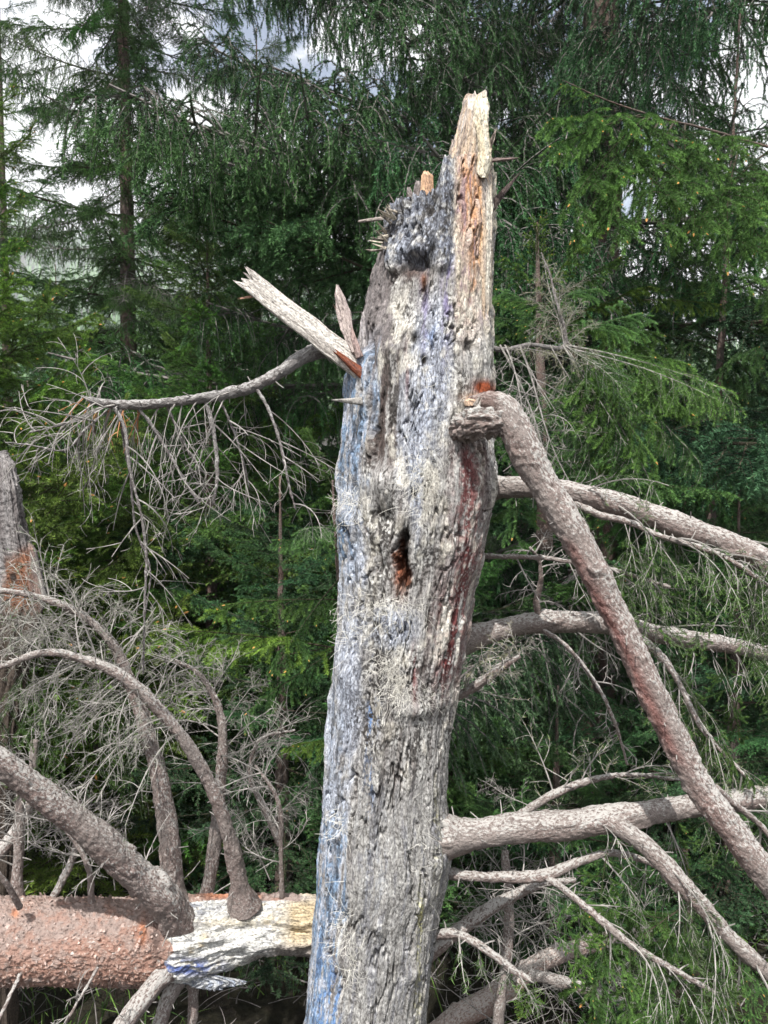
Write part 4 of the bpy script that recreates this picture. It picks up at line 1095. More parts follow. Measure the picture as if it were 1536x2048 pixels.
# drooping twigs of the left branch, the main ones one by one
for k, pts in enumerate([
    [(410, 800, 1.85, 5), (424, 850, 1.84, 5), (432, 900, 1.83, 4.5), (434, 960, 1.82, 4), (426, 1010, 1.82, 3)],
    [(513, 778, 1.87, 4), (535, 815, 1.86, 4), (556, 870, 1.85, 3.5), (570, 930, 1.84, 3), (580, 980, 1.84, 2.5), (592, 1020, 1.84, 2)],
    [(230, 815, 1.8, 5), (250, 860, 1.79, 4), (258, 930, 1.78, 4), (280, 1020, 1.78, 3.5), (292, 1100, 1.78, 3), (290, 1200, 1.78, 3), (286, 1350, 1.79, 2)],
    [(275, 815, 1.81, 4), (310, 860, 1.82, 4), (345, 920, 1.83, 3.5), (372, 965, 1.84, 3), (400, 1010, 1.85, 2.5)],
    [(335, 812, 1.83, 4), (350, 850, 1.85, 3), (380, 910, 1.87, 3), (412, 950, 1.9, 2)],
    [(440, 800, 1.85, 3), (462, 850, 1.87, 2.6), (480, 900, 1.88, 2.4), (500, 980, 1.9, 2)],
    [(205, 815, 1.8, 4), (160, 838, 1.77, 3), (100, 855, 1.75, 2.5), (60, 865, 1.74, 2)],
    [(215, 820, 1.8, 3), (170, 860, 1.76, 3), (130, 900, 1.74, 2.5), (60, 890, 1.72, 2), (10, 885, 1.7, 1.5)],
    [(240, 820, 1.8, 4), (250, 900, 1.85, 3.4), (262, 960, 1.86, 3), (270, 1050, 1.88, 2.6), (300, 1140, 1.9, 2), (290, 1230, 1.9, 1.6)]]):
    o, p = snag_limb(pts, seed=100 + k, nth=8, dens=120, mat=M_GREYB, name='branchlet')
    g = spray(rs, p, 8, 0.20, 0.9, l2=4, l3=1, curl=1.0, r=0.0019, t0=0.15)
    add_spray(o, SB, g)
g = spray(rs, lp, 11, 0.20, 1.8, t0=0.45, t1=1.0, curl=0.8, l2=6, r=0.0022, bias=(0, 0, -0.8)); add_spray(left, SB, g)
g = spray(rs, lp, 9, 0.24, 1.0, t0=0.86, t1=1.0, curl=0.8, l2=6, r=0.0022, bias=(0.0, 0, -0.4)); add_spray(left, SB, g)
g = spray(rs, lp, 8, 0.12, 1.0, t0=0.80, t1=1.0, curl=0.6, l2=2, l3=0, r=0.0022, bias=(0, 0, -1.5), tmat=4); add_spray(left, SB, g)

# twigs on the right-hand limbs, partly green needled
for key, n, ln, gr, nd, gn in [('a', 16, 0.30, 1.8, 330, 0), ('a2', 14, 0.26, 2.2, 420, 0), ('b', 16, 0.26, 0.8, 0, 0), ('b3', 12, 0.24, 1.8, 420, 120), ('c', 10, 0.22, 1.6, 150, 0), ('c2', 12, 0.26, 1.8, 380, 0),
                               ('d', 8, 0.2, 1.2, 160, 0), ('d2', 12, 0.26, 1.9, 460, 0), ('f', 10, 0.24, 0.6, 0, 0), ('g', 5, 0.12, 1.4, 300, 0), ('e', 10, 0.14, 0.2, 0, 200), ('h', 9, 0.16, 0.6, 0, 0), ('h2', 8, 0.12, 0.5, 0, 0), ('b2', 6, 0.10, 0.5, 0, 0), ('i', 12, 0.2, 0.2, 120, 100), ('j', 6, 0.2, 1.6, 300, 0)]:
    o, p = limbs[key]
    t0 = {'a': 0.25, 'c': 0.35, 'b': 0.25}.get(key, 0.2)
    g = spray(rs, p, n, ln, gr, t0=t0, curl=0.9, l2=6, l3=2, r=0.0024, needle=nd, gn=gn, bias=(0, 0, -0.5) if gr > 1 else None)
    add_spray(o, SB, g, color=(1.1, 1.05, 0.8))


def hair():
    """pale hairs and fibres caught on the bark"""
    rng = np.random.RandomState(77); out = []
    tufts = [(790, 1220, 60, 26, 200), (830, 1395, 50, 16, 230), (700, 1010, 26, 40, 170), (845, 960, 26, 60, 200), (700, 1240, 24, 50, 140), (775, 1340, 26, 50, 160), (676, 1650, 14, 30, 60), (690, 1860, 22, 70, 110),
             (870, 770, 40, 60, 60), (700, 1940, 12, 30, 40), (845, 1750, 16, 140, 50)]
    for x, y, sx, sy, n in tufts:
        px = rng.normal(x, sx * 0.6, n); py = rng.normal(y, sy * 0.6, n)
        pr = np.array(PROF); xl = np.interp(py, pr[:, 0], pr[:, 1]); xr = np.interp(py, pr[:, 0], pr[:, 2])
        u = np.clip((px - (xl + xr) / 2) / ((xr - xl) / 2), -0.97, 0.97)
        r = (xr - xl) / 2 / FPX * SNAG_D
        dep = SNAG_D - r * 0.95 * np.sqrt(1 - u * u) - rng.uniform(0.002, 0.014, n)
        p0 = np.array([P(a, b, c) for a, b, c in zip(px, py, dep)])
        d = norm(np.stack([rng.normal(0, 1, n), rng.normal(-0.25, 0.35, n), rng.normal(-0.3, 0.8, n)], 1))
        ln = rng.uniform(0.015, 0.06, n); cv = rng.normal(0, 1.5, (n, 3)); Pt = np.zeros((n, 6, 3)); Pt[:, 0] = p0
        for k in range(1, 6):
            d = norm(d + cv / 6 + np.array([0, 0.05, -0.12])); Pt[:, k] = Pt[:, k - 1] + d * (ln / 5)[:, None]
        out.append(Pt)
    Pt = np.concatenate(out)
    g = Geo(); g.q(tubes(Pt, 0.00038, 0.00022), 0)
    me = g.mesh('hair_tufts', [M_HAIR])
    V = np.zeros(len(me.vertices) * 3, np.float32); me.vertices.foreach_get('co', V)
    me.vertices.foreach_set('co', (V.reshape(-1, 3) - SB.astype(np.float32)).ravel()); me.update()
    o = obj('hair_tufts', me, SNAG); o['kind'] = 'stuff'; o['label'] = 'pale hairs and fibres caught on the bark'


hair()

# ------------------------------------------------------------------ the fallen top
LB = P(300, 1880, 2.35); LB[2] = 0.0
FALLEN = empty('fallen_tree', LB)
tag(FALLEN, 'fallen spruce trunk with scaly red-brown bark and pale resin, lying behind the snag', 'fallen tree')


def log_tint(V, G):
    px, py = project(V)
    s = fbm(G, (30, 30, 30), 4, 2.0); gl = fbm(G, (60, 60, 8), 3, 9.0)
    c = np.ones((len(V), 3))
    def mix(col, m):
        nonlocal c
        m = np.clip(m, 0, 1)[:, None]; c = c * (1 - m) + np.array(col) * m
    mix((1.08, 0.82, 0.71), sstep(s + 0.35 * sstep(py, 1830, 1930), 0.0, 0.35) * 0.65)
    mix((1.35, 0.85, 0.6), (gauss(px, py, 285, 1865, 8, 24) + gauss(px, py, 435, 1790, 30, 7) + gauss(px, py, 510, 1793, 12, 6) + gauss(px, py, 30, 1828, 8, 8)) * 1.3)
    mix((0.45, 0.42, 0.42), gauss(px, py, 312, 1880, 12, 60))
    return c


def build_log():
    W3 = [(-260, 1880, 2.25, 82), (-100, 1881, 2.27, 78), (60, 1882, 2.3, 76), (200, 1883, 2.32, 76), (300, 1884, 2.34, 76), (345, 1878, 2.35, 74), (420, 1868, 2.37, 67), (500, 1856, 2.39, 57), (640, 1858, 2.42, 56), (760, 1856, 2.46, 54), (820, 1855, 2.48, 46)]
    pts = np.array([[*P(a, b, c), r / FPX * c] for a, b, c, r in W3])
    def disp(V, G, R):
        px, py = project(V.reshape(-1, 3)); px = px.reshape(V.shape[:2]); py = py.reshape(V.shape[:2])
        bare = sstep(px, 320, 360)
        a = 0.010 * fbm(G, (6, 6, 4), 3, 2) + 0.0032 * fbm(G, (60, 60, 80), 4, 6.0) * (1 - bare * 0.4)
        fl = fbm(G, (85, 85, 60), 3, 16.0); a = a + 0.0045 * sstep(fl, 0.05, 0.12) * (1 - bare)
        rg = fbm(G, (24, 24, 5), 3, 12.0)
        b = 0.020 * (0.5 - np.abs(rg) * 2.2) + 0.010 * fbm(G, (40, 40, 22), 4, 14.0) + 0.003 * fbm(G, (120, 120, 90), 2, 18.0)
        b = b + 0.014 * np.exp(-((py - 1890 - 10 * np.sin(px / 40)) / 14) ** 2) * (1 - sstep(px, 540, 590)) - 0.016 * np.exp(-((py - 1858 - 6 * np.sin(px / 30)) / 9) ** 2) - 0.02 * sstep(py, 1900, 1915) * sstep(px, 490, 530)
        return a + bare * b
    V, Q, T, G = sweep(pts, 260, 760, disp)
    px, py = project(V)
    # bark on the left; wood and resin on the right: two parts of the same stem
    tn = np.ones((len(V), 4)); tn[:, :3] = log_tint(V, G)
    nth = 260; cut = fbm(G, (14, 14, 10), 3, 4.0) * 40
    isb = (px + cut < 335) | (py + 0.25 * cut < 1800) & (px < 600)
    qb = isb[Q].sum(1) >= 2; tb = isb[T].sum(1) >= 2
    def sub(sel, selt, name, mat, tint, extra=None):
        q, t = Q[sel], T[selt]; used = np.unique(np.concatenate([q.ravel(), t.ravel()])); mp = np.full(len(V), -1); mp[used] = np.arange(len(used))
        at = {'tint': tint[used], 'grain': G[used]}
        if extra: at.update({k: v[used] for k, v in extra.items()})
        return obj(name, make_mesh(name, V[used] - LB, mp[q], mp[t] if len(t) else None, [mat], attrs=at), FALLEN)
    sub(qb, tb, 'bark', M_LOG, tn)
    c = np.tile(np.array([0.50, 0.42, 0.30]), (len(V), 1)); s = fbm(G, (60, 60, 6), 4, 3.0); bl = fbm(G, (26, 26, 18), 4, 8.0); md = fbm(G, (90, 90, 30), 3, 5.0)
    def mix(col, m):
        nonlocal c
        m = np.clip(m, 0, 1)[:, None]; c = c * (1 - m) + np.array(col) * m
    res = sstep(-(px - 575), -20, 40)
    mix((0.64, 0.64, 0.62), res * sstep(bl + 0.5 * s, -0.5, -0.15) * 0.97)
    mix((0.60, 0.53, 0.40), res * gauss(px, py, 470, 1845, 110, 11) * 0.7)
    mix((0.45, 0.47, 0.53), res * sstep(md, 0.08, 0.2) * 0.35)
    mix((0.30, 0.32, 0.38), gauss(px, py, 370, 1815, 60, 18) * sstep(md, -0.1, 0.1) + gauss(px, py, 560, 1795, 70, 8) * 0.7)
    mix((0.13, 0.18, 0.42), gauss(px, py, 370, 1935, 60, 16) * sstep(md + bl, -0.15, 0.1) * 1.3)
    mix((0.56, 0.46, 0.31), sstep(px, 575, 590) * sstep(py, 1808, 1816) * (1 - sstep(py, 1872, 1880)))
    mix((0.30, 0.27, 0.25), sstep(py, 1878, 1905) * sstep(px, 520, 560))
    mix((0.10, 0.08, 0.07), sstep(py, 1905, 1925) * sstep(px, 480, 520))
    mix((0.16, 0.14, 0.12), sstep(md, 0.18, 0.28) * 0.4)
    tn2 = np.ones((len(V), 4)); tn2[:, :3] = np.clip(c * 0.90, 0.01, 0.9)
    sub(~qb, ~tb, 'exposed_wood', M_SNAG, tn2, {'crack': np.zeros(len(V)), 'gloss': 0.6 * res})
    # curled bark scales standing off the log
    rng = np.random.RandomState(8); n = 2600
    k = rng.randint(40, 430, n); j = rng.randint(0, nth, n); vi = k * nth + j
    ok = (px[vi] < 330); vi, k, j = vi[ok], k[ok], j[ok]; n = len(vi)
    nr = norm(V[vi] - (V[k * nth + (j + nth // 2) % nth] + V[vi]) / 2)
    ax = norm(V[(k + 1) * nth + j] - V[vi]); cr = np.cross(nr, ax)
    a = rng.uniform(0, 2 * np.pi, n)[:, None]; u = np.cos(a) * ax + np.sin(a) * cr; w = np.cross(nr, u)
    s = rng.uniform(0.004, 0.012, n)[:, None]; lift = rng.uniform(0.1, 0.9, n)[:, None]
    p = V[vi] - nr * 0.001
    A = np.stack([p - w * s * .4, p + w * s * .4, p + u * s * .6 + w * s * .45 + nr * s * lift * .3, p + u * s * .6 - w * s * .4 + nr * s * lift * .3, p + u * s * 1.2 + w * s * .2 + nr * s * lift, p + u * s * 1.15 - w * s * .3 + nr * s * lift], 1).reshape(-1, 3)
    b = np.arange(n)[:, None] * 6
    Qf = np.concatenate([b + np.array([0, 1, 2, 3]), b + np.array([3, 2, 4, 5])])
    tt = np.ones((n * 6, 4)); tt[:, :3] = np.repeat(rng.uniform(0.7, 1.5, n), 6)[:, None]
    o = obj('bark_scales', make_mesh('bark_scales', A - LB, Qf, None, [M_LOG], attrs={'tint': tt, 'grain': np.repeat(G[vi], 6, 0) + rng.uniform(0, 1, (n * 6, 3)) * 0.003}, smooth=False), FALLEN)
    o['kind'] = 'stuff'


build_log()
slab(FALLEN, LB, [(1944, 352, 372), (1950, 345, 430), (1957, 350, 470), (1963, 362, 496), (1969, 372, 490), (1975, 395, 450), (1979, 410, 440)], 2.30, 0.010, woodcol((0.46, 0.47, 0.48), (0.30, 0.34, 0.42), (0.10, 0.11, 0.17), 0.8), 'resin_sheet', 90, 60, 90, 0.05, 0.012, label='loose bluish-white resin skirt under the log')


def flimb(pts, **k):
    pts = [(p[0], p[1], p[2], p[3] * 0.78) for p in pts]
    return limb(FALLEN, LB, pts, **k)


F = {}
F['1'] = flimb([(370, 1880, 2.36, 50), (330, 1800, 2.24, 42), (262, 1738, 2.18, 40), (180, 1662, 2.1, 38), (80, 1585, 2.02, 34), (0, 1525, 1.96, 32), (-110, 1465, 1.9, 30)], seed=31, nth=64, dens=320, amp=1.3)
F['2'] = flimb([(345, 1815, 2.38, 54), (344, 1780, 2.38, 36), (342, 1740, 2.38, 27), (335, 1650, 2.38, 25), (312, 1530, 2.38, 21), (285, 1430, 2.37, 18), (250, 1340, 2.36, 15), (215, 1275, 2.33, 12), (150, 1222, 2.3, 10), (60, 1190, 2.26, 8), (-60, 1175, 2.2, 6)], seed=32, nth=40, dens=240)
F['3'] = flimb([(488, 1815, 2.36, 46), (481, 1785, 2.345, 29), (476, 1755, 2.33, 22), (463, 1690, 2.3, 18), (430, 1590, 2.26, 17), (372, 1485, 2.22, 16), (305, 1405, 2.2, 16), (240, 1350, 2.18, 14), (170, 1320, 2.15, 11), (90, 1305, 2.12, 9), (0, 1335, 2.08, 7), (-80, 1370, 2.05, 5)], seed=33, nth=40, dens=240)
F['4'] = flimb([(408, 1815, 2.45, 22), (418, 1760, 2.46, 18), (430, 1680, 2.48, 17), (440, 1580, 2.5, 15), (446, 1490, 2.5, 12), (435, 1410, 2.5, 9), (400, 1350, 2.48, 6), (350, 1320, 2.45, 4)], seed=34, nth=30, dens=200)
F['5'] = flimb([(38, 1810, 2.35, 18), (34, 1760, 2.34, 13), (38, 1700, 2.34, 12), (40, 1620, 2.34, 11), (45, 1540, 2.34, 8)], seed=35, nth=24, dens=200)
F['6'] = flimb([(345, 1930, 2.3, 34), (310, 1970, 2.22, 26), (262, 2030, 2.14, 24), (200, 2110, 2.06, 22)], seed=36, nth=40, dens=240)
F['7'] = flimb([(360, 1955, 2.32, 22), (335, 2000, 2.28, 20), (310, 2080, 2.24, 18)], seed=37, nth=30, dens=200)
F['8'] = flimb([(385, 1950, 2.36, 16), (386, 2000, 2.36, 13), (382, 2090, 2.36, 12)], seed=38, nth=24, dens=200)
F['9'] = flimb([(183, 1805, 2.28, 9), (178, 1740, 2.27, 7), (155, 1690, 2.26, 6), (125, 1650, 2.25, 5), (110, 1610, 2.25, 3)], seed=39, nth=12, dens=160)
F['10'] = flimb([(564, 1795, 2.40, 7), (562, 1720, 2.38, 6), (560, 1620, 2.36, 6), (540, 1570, 2.35, 4.5), (510, 1530, 2.35, 3)], seed=40, nth=12, dens=160)
F['11'] = flimb([(40, 1815, 2.2, 8), (15, 1770, 2.15, 7), (-30, 1720, 2.1, 6)], seed=41, nth=12, dens=160)
F['12'] = flimb([(100, 1805, 2.4, 10), (125, 1760, 2.45, 9), (150, 1700, 2.5, 8), (160, 1600, 2.55, 5)], seed=42, nth=12, dens=160)
F['13'] = flimb([(560, 1690, 2.6, 8), (530, 1620, 2.62, 8), (500, 1550, 2.62, 6), (520, 1480, 2.62, 4), (590, 1460, 2.6, 3)], seed=43, nth=12, dens=160)
F['14'] = flimb([(-40, 1740, 2.5, 18), (20, 1680, 2.55, 16), (60, 1600, 2.6, 14), (70, 1480, 2.6, 9)], seed=44, nth=20, dens=160)
F['15'] = flimb([(195, 1935, 2.2, 4), (170, 1980, 2.15, 3.6), (140, 2030, 2.1, 3.2), (110, 2090, 2.1, 3)], seed=45, nth=10, dens=140)
F['16'] = flimb([(45, 1940, 2.2, 6), (20, 1990, 2.15, 5), (-10, 2060, 2.1, 4)], seed=46, nth=10, dens=140)
for key, n, ln, gr, nd, gn in [('1', 8, 0.16, 0.3, 0, 0), ('2', 34, 0.28, 0.9, 30, 200), ('3', 32, 0.30, 1.0, 20, 160), ('4', 22, 0.28, 0.4, 0, 80), ('5', 10, 0.22, 0.2, 0, 0), ('9', 8, 0.16, 0, 0, 0), ('10', 10, 0.18, -0.3, 0, 0), ('12', 10, 0.2, 0, 0, 0),
                               ('13', 14, 0.26, 0.1, 0, 0), ('14', 14, 0.3, 0.2, 0, 0), ('15', 4, 0.1, 0.5, 0, 0), ('6', 5, 0.1, 0.5, 0, 0)]:
    o, p = F[key]
    t0 = {'1': 0.3, '2': 0.42, '3': 0.45, '4': 0.4}.get(key, 0.25)
    add_spray(o, LB, spray(rs, p, n, ln, gr, t0=t0, curl=1.0, l2=7, l3=2, r=0.0024, needle=nd, gn=gn))
# thick dim stems of the same top, behind the snag on the right
F['20'] = flimb([(800, 2120, 2.9, 30), (900, 2050, 2.9, 30), (1000, 1985, 2.92, 28), (1080, 1925, 2.95, 24), (1180, 1888, 3.0, 20), (1300, 1860, 3.05, 14)], mat=M_LOG, seed=50, nth=36, dens=160)
F['21'] = flimb([(985, 2160, 2.74, 15), (1000, 2010, 2.75, 14), (1015, 1900, 2.78, 14), (1018, 1800, 2.8, 12), (1010, 1700, 2.85, 9)], seed=51, nth=18, dens=140)
F['22'] = flimb([(1060, 1950, 2.9, 15), (1130, 1965, 2.85, 14), (1230, 2000, 2.8, 12), (1330, 2040, 2.75, 10)], seed=52, nth=24, dens=140)
for key in ('20', '21', '22'):
    o, p = F[key]; add_spray(o, LB, spray(rs, p, 20, 0.36, 0.2, t0=0.2, curl=1.0, l2=8, l3=2, r=0.0026))


rb_ = random.Random(12)
for (a, b, ms, c) in [
    ((205, 1262, 2.33), (-20, 1215, 2.2), DEADG, (1, 1, 1)), ((160, 1228, 2.3), (10, 1300, 2.2), DEADG, (1, 1, 1)), ((250, 1340, 2.34), (60, 1250, 2.3), DEADG, (1, 1, 1)), ((130, 1215, 2.3), (-40, 1165, 2.3), DEADG, (1, 1, 1)),
    ((170, 1320, 2.15), (-10, 1400, 2.1), DEADG, (1, 1, 1)), ((240, 1350, 2.18), (120, 1450, 2.1), DEADG, (1, 1, 1)), ((150, 1222, 2.3), (215, 1180, 2.4), DEADG, (1, 1, 1)), ((210, 1270, 2.35), (235, 1190, 2.4), DEADG, (1, 1, 1)),
    ((420, 1390, 2.5), (330, 1290, 2.5), DEADG, (1, 1, 1)), ((445, 1460, 2.5), (510, 1340, 2.5), DEADG, (1, 1, 1)), ((430, 1400, 2.5), (430, 1290, 2.5), DEAD, (1, 1, 1)),
    ((120, 1330, 2.3), (60, 1560, 2.4), DROOPG, (0.9, 0.9, 0.6)), ((200, 1340, 2.35), (190, 1560, 2.45), DROOPG, (0.9, 0.9, 0.6)), ((60, 1320, 2.3), (-30, 1520, 2.4), DROOPG, (0.9, 0.9, 0.6)), ((270, 1400, 2.45), (260, 1600, 2.5), DROOPG, (0.9, 0.9, 0.6)),
    ((50, 1700, 2.5), (190, 1600, 2.45), DEAD, (1, 1, 1)), ((140, 1700, 2.5), (60, 1560, 2.4), DEAD, (1, 1, 1)), ((500, 1700, 2.6), (600, 1560, 2.6), DEAD, (1, 1, 1)), ((540, 1760, 2.5), (470, 1600, 2.5), DEAD, (1, 1, 1)), ((230, 1780, 2.6), (210, 1600, 2.6), DEAD, (1, 1, 1))]:
    place_bough(FALLEN, LB, rb_.choice(ms), P(*a), P(*b), rb_.uniform(-0.8, 0.8), c)
OL = (1.0, 1.0, 0.65)
for (a, b, ms, c) in [
    ((1260, 1048, 1.93), (1240, 1260, 1.93), DROOPG, OL), ((1320, 1075, 1.91), (1330, 1290, 1.9), DROOPG, OL), ((1400, 1100, 1.9), (1390, 1300, 1.92), DROOPG, OL), ((1470, 1130, 1.88), (1500, 1340, 1.9), DROOPG, OL), ((1290, 1060, 1.95), (1180, 1180, 2.05), DROOPG, OL),
    ((1360, 1370, 2.05), (1420, 1560, 2.0), DROOPG, OL), ((1400, 1450, 2.0), (1520, 1560, 1.95), FING, OL), ((1330, 1320, 2.1), (1400, 1400, 2.0), DROOPG, OL), ((1450, 1300, 2.3), (1480, 1480, 2.25), FING, OL), ((1380, 1280, 2.3), (1350, 1430, 2.25), DROOPG, OL),
    ((1215, 1700, 1.95), (1190, 1900, 1.9), FING, (1.4, 1.4, 0.8)), ((1170, 1820, 1.9), (1130, 1960, 1.88), FING, (1.4, 1.4, 0.8)), ((1260, 1888, 1.85), (1250, 2060, 1.85), FING, (1.3, 1.35, 0.9)), ((1300, 1910, 1.84), (1340, 2060, 1.8), DROOPG, (1.3, 1.35, 0.9)),
    ((1060, 1960, 1.87), (1045, 2035, 1.86), FINE, (1.6, 1.5, 0.8)), ((1380, 1785, 1.86), (1380, 1930, 1.86), DROOPG, OL), ((1350, 1620, 1.97), (1360, 1760, 1.95), FING, OL), ((1400, 1612, 1.97), (1430, 1740, 1.93), DROOPG, OL), ((1450, 1870, 1.83), (1430, 2040, 1.8), DROOPG, OL),
    ((1060, 1612, 2.05), (960, 1560, 2.15), DEAD, OL), ((1010, 1330, 2.05), (1060, 1280, 2.05), DEADG, OL), ((985, 1350, 2.05), (1040, 1340, 2.0), DEADG, OL), ((1130, 1780, 1.95), (1120, 1900, 1.9), FING, (1.2, 1.3, 0.9)), ((1220, 1860, 1.88), (1170, 2030, 1.86), FING, (1.2, 1.3, 0.9)), ((1340, 1935, 1.85), (1300, 2070, 1.8), FING, (1.1, 1.25, 0.95)), ((1500, 1910, 1.82), (1500, 2060, 1.8), FING, (1.1, 1.25, 0.95)), ((1300, 1640, 2.1), (1180, 1560, 2.3), FING, (1.0, 1.15, 0.9)), ((1100, 1600, 2.15), (930, 1640, 2.3), FING, (1.0, 1.2, 0.9)), ((1500, 1300, 2.35), (1560, 1420, 2.2), DROOPG, OL)]:
    place_bough(SNAG, SB, rb_.choice(ms), P(*a), P(*b), rb_.uniform(-0.9, 0.9), c)


# ------------------------------------------------------------------ old grey stump far left
def build_stump():
    base = P(60, 1420, 2.95); base[2] = 0
    root = empty('old_stump', base)
    tag(root, 'old grey barkless stump rotting orange at its foot, left edge behind the young spruces', 'stump')
    rows = [(905, -45, 12), (930, -45, 26), (980, -42, 38), (1040, -38, 48), (1100, -30, 62), (1150, -22, 78), (1190, -15, 92), (1300, -60, 60), (1450, -90, 40), (2250, -120, 30)]
    def colf(X, Y, G):
        s = fbm(G, (40, 40, 3), 4, 3.0); m = sstep(s, -0.2, 0.2)[..., None]
        c = np.array([0.27, 0.255, 0.255]) * (1 - m) + np.array([0.15, 0.135, 0.135]) * m
        m = sstep(Y, 1190, 1240)[..., None]; c = c * (1 - m) + np.array([0.07, 0.055, 0.045]) * m
        m = (sstep(Y + 0.6 * X, 1110, 1150) * (1 - sstep(Y, 1200, 1240)) * (1 - sstep(X + 40 * s, 60, 84)) * sstep(X, 4, 14))[..., None]; c = c * (1 - m) + np.array([0.21, 0.10, 0.06]) * m * (1 + 0.9 * s[..., None])
        m = (gauss(X, Y, 26, 1155, 9, 14) + gauss(X, Y, 42, 1060, 6, 26) * 0.7)[..., None]; c = c * (1 - np.clip(m, 0, 1)) + 0.03 * np.clip(m, 0, 1)
        return np.clip(c, 0.01, 0.9), np.zeros(X.shape)
    slab(root, base, rows, 2.95, 0.10, colf, 'trunk', 120, 320, 3, 0.12, 0.016)
    slab(root, base, [(1085, 55, 60), (1100, 54, 74), (1190, 60, 95), (1240, 50, 80), (1300, 20, 60)], 2.88, 0.025, colf, 'splinter', 24, 60, 5, 0.03, 0.006)


build_stump()


# ------------------------------------------------------------------ living spruces
def spruce(label, px, d, H, r, z0, Lmax, n, kinds, color=(1, 1, 1), e0=-12, e1=25, lean=(0, 0), seed=0, taper=0.85, pxs=None, group='spruces standing behind the snag', skip=None, hug=0, name='spruce_tree'):
    rng = random.Random(seed)
    b = P(px, 944, d); base = np.array([b[0], b[1], 0.0]); base[2] = float(ground_h(np.array([b[0]]), np.array([b[1]]))[0]) - 0.05
    root = empty(name, base); tag(root, label, 'tree', group)
    ax = lambda z: np.array([base[0] + lean[0] * z, base[1] + lean[1] * z, base[2] + z])
    pts = [[*ax(H * t), max(r * (1 - t) ** 0.9, 0.006)] for t in np.linspace(0, 1, 9)]
    V, Q, T, G = sweep(pts, 20, int(24 + H * 10), limb_disp(seed, 2.0))
    obj('trunk', make_mesh('trunk', V - base, Q, T, [M_DARKB], attrs={'grain': G, 'tint': np.ones((len(V), 4))}), root)
    for k in range(n):
        t = (k + rng.random()) / n; z = z0 + (H * 0.98 - z0) * t ** 1.0
        az = k * 2.39996 + rng.uniform(-0.3, 0.3); q = z / H
        ln = Lmax * max(0.14, (1 - q)) ** taper * rng.uniform(0.75, 1.15)
        el = rad(e0 + (e1 - e0) * q + rng.uniform(-7, 7))
        A = ax(z); D = np.array([math.cos(az) * math.cos(el), math.sin(az) * math.cos(el), math.sin(el)])
        if skip:
            ln = skip(A, D, ln)
            if ln < 0.35:
                continue
        c = [v * rng.uniform(0.85, 1.15) for v in color]
        place_bough(root, base, rng.choice(kinds), A, A + D * ln, rng.uniform(-0.25, 0.25), c)
    for k in range(hug):                                         # short steep boughs that clothe the stem
        z = z0 + (H * 0.9 - z0) * (k + rng.random()) / hug; az = k * 2.39996; el = rad(rng.uniform(-62, -35))
        D = np.array([math.cos(az) * math.cos(el), math.sin(az) * math.cos(el), math.sin(el)]); A = ax(z)
        place_bough(root, base, rng.choice(kinds), A, A + D * rng.uniform(0.7, 1.1), rng.uniform(-0.5, 0.5), [v * rng.uniform(0.8, 1.1) for v in color])
    return root, base


def too_near(A, D, ln):
    """leave the clearing round the snag free"""
    if D[1] < -0.05:
        ln = min(ln, (A[1] - 3.0) / -D[1])
    return ln


DK = (0.82, 0.95, 1.05); MD = (1.0, 1.12, 0.9); YG = (1.7, 1.55, 0.8)
GS, GSB = spruce('great dark spruce with curtains of hanging twigs, directly behind the top of the snag', 1190, 5.6, 15, 0.19, 0.6, 3.9, 94, COMB + FULL, DK, -16, 12, seed=1, skip=too_near, taper=0.6, hug=40)
for k, (a, b) in enumerate([((1190, 120, 5.6), (520, -60, 4.2)), ((1185, 330, 5.6), (400, 150, 4.4)), ((1185, 300, 5.6), (560, 180, 4.0)), ((1190, 430, 5.6), (300, 300, 4.5)), ((1190, 480, 5.6), (430, 400, 4.1)),
                            ((1190, 560, 5.6), (340, 480, 4.4)), ((1190, 620, 5.6), (520, 540, 4.0)), ((1190, 240, 5.6), (700, 60, 4.0)), ((1190, 380, 5.6), (620, 300, 4.0)), ((1190, 150, 5.7), (900, 20, 4.4)), ((1190, 700, 5.6), (420, 640, 4.5))]):
    place_bough(GS, GSB, (COMB + FULL)[k % 7], P(*a), P(*b), 0.1, (0.85, 0.97, 1.0))
spruce('tall narrow spruce with a bare stem showing, at the left against the white sky', 262, 7.0, 12, 0.09, 0.8, 2.0, 120, FULL + COMB[:1], MD, -18, 22, seed=2, skip=too_near, hug=70)
spruce('dense spruce filling the gap between the tall left spruce and the snag', 520, 7.6, 6.6, 0.07, 0.3, 2.8, 120, FULL + COMB[:1], MD, -14, 20, seed=3, skip=too_near, hug=30)
spruce('thin sparse spruce at the far left edge, twigs open against the sky', 20, 7.5, 8.6, 0.06, 0.6, 1.7, 66, FLAT + FULL, MD, -8, 30, seed=4, skip=too_near)
spruce('young bright green spruce at the left edge in front of the old grey stump', -75, 3.7, 4.0, 0.05, 0.9, 1.5, 90, FINE, YG, 8, 38, seed=5, skip=lambda A, D, l: min(l, (A[1] - 2.7) / -D[1]) if D[1] < -0.05 else l, taper=0.7)
spruce('low bushy spruce with yellow-green sprays, right beside the old grey stump', 190, 4.6, 2.7, 0.05, 0.2, 1.35, 84, FLAT + FINE, YG, 0, 30, seed=6, skip=too_near, taper=0.6)
spruce('mid-height green spruce behind the dead left branch', 420, 5.0, 3.9, 0.06, 0.2, 1.6, 100, FLAT, (1.3, 1.35, 0.85), -5, 30, seed=7, skip=too_near, taper=0.6)
spruce('shaded spruce low down between the fallen trunk and the snag', 560, 4.0, 2.3, 0.05, 0.1, 1.1, 60, FLAT, DK, -5, 30, seed=8, skip=too_near, taper=0.6)
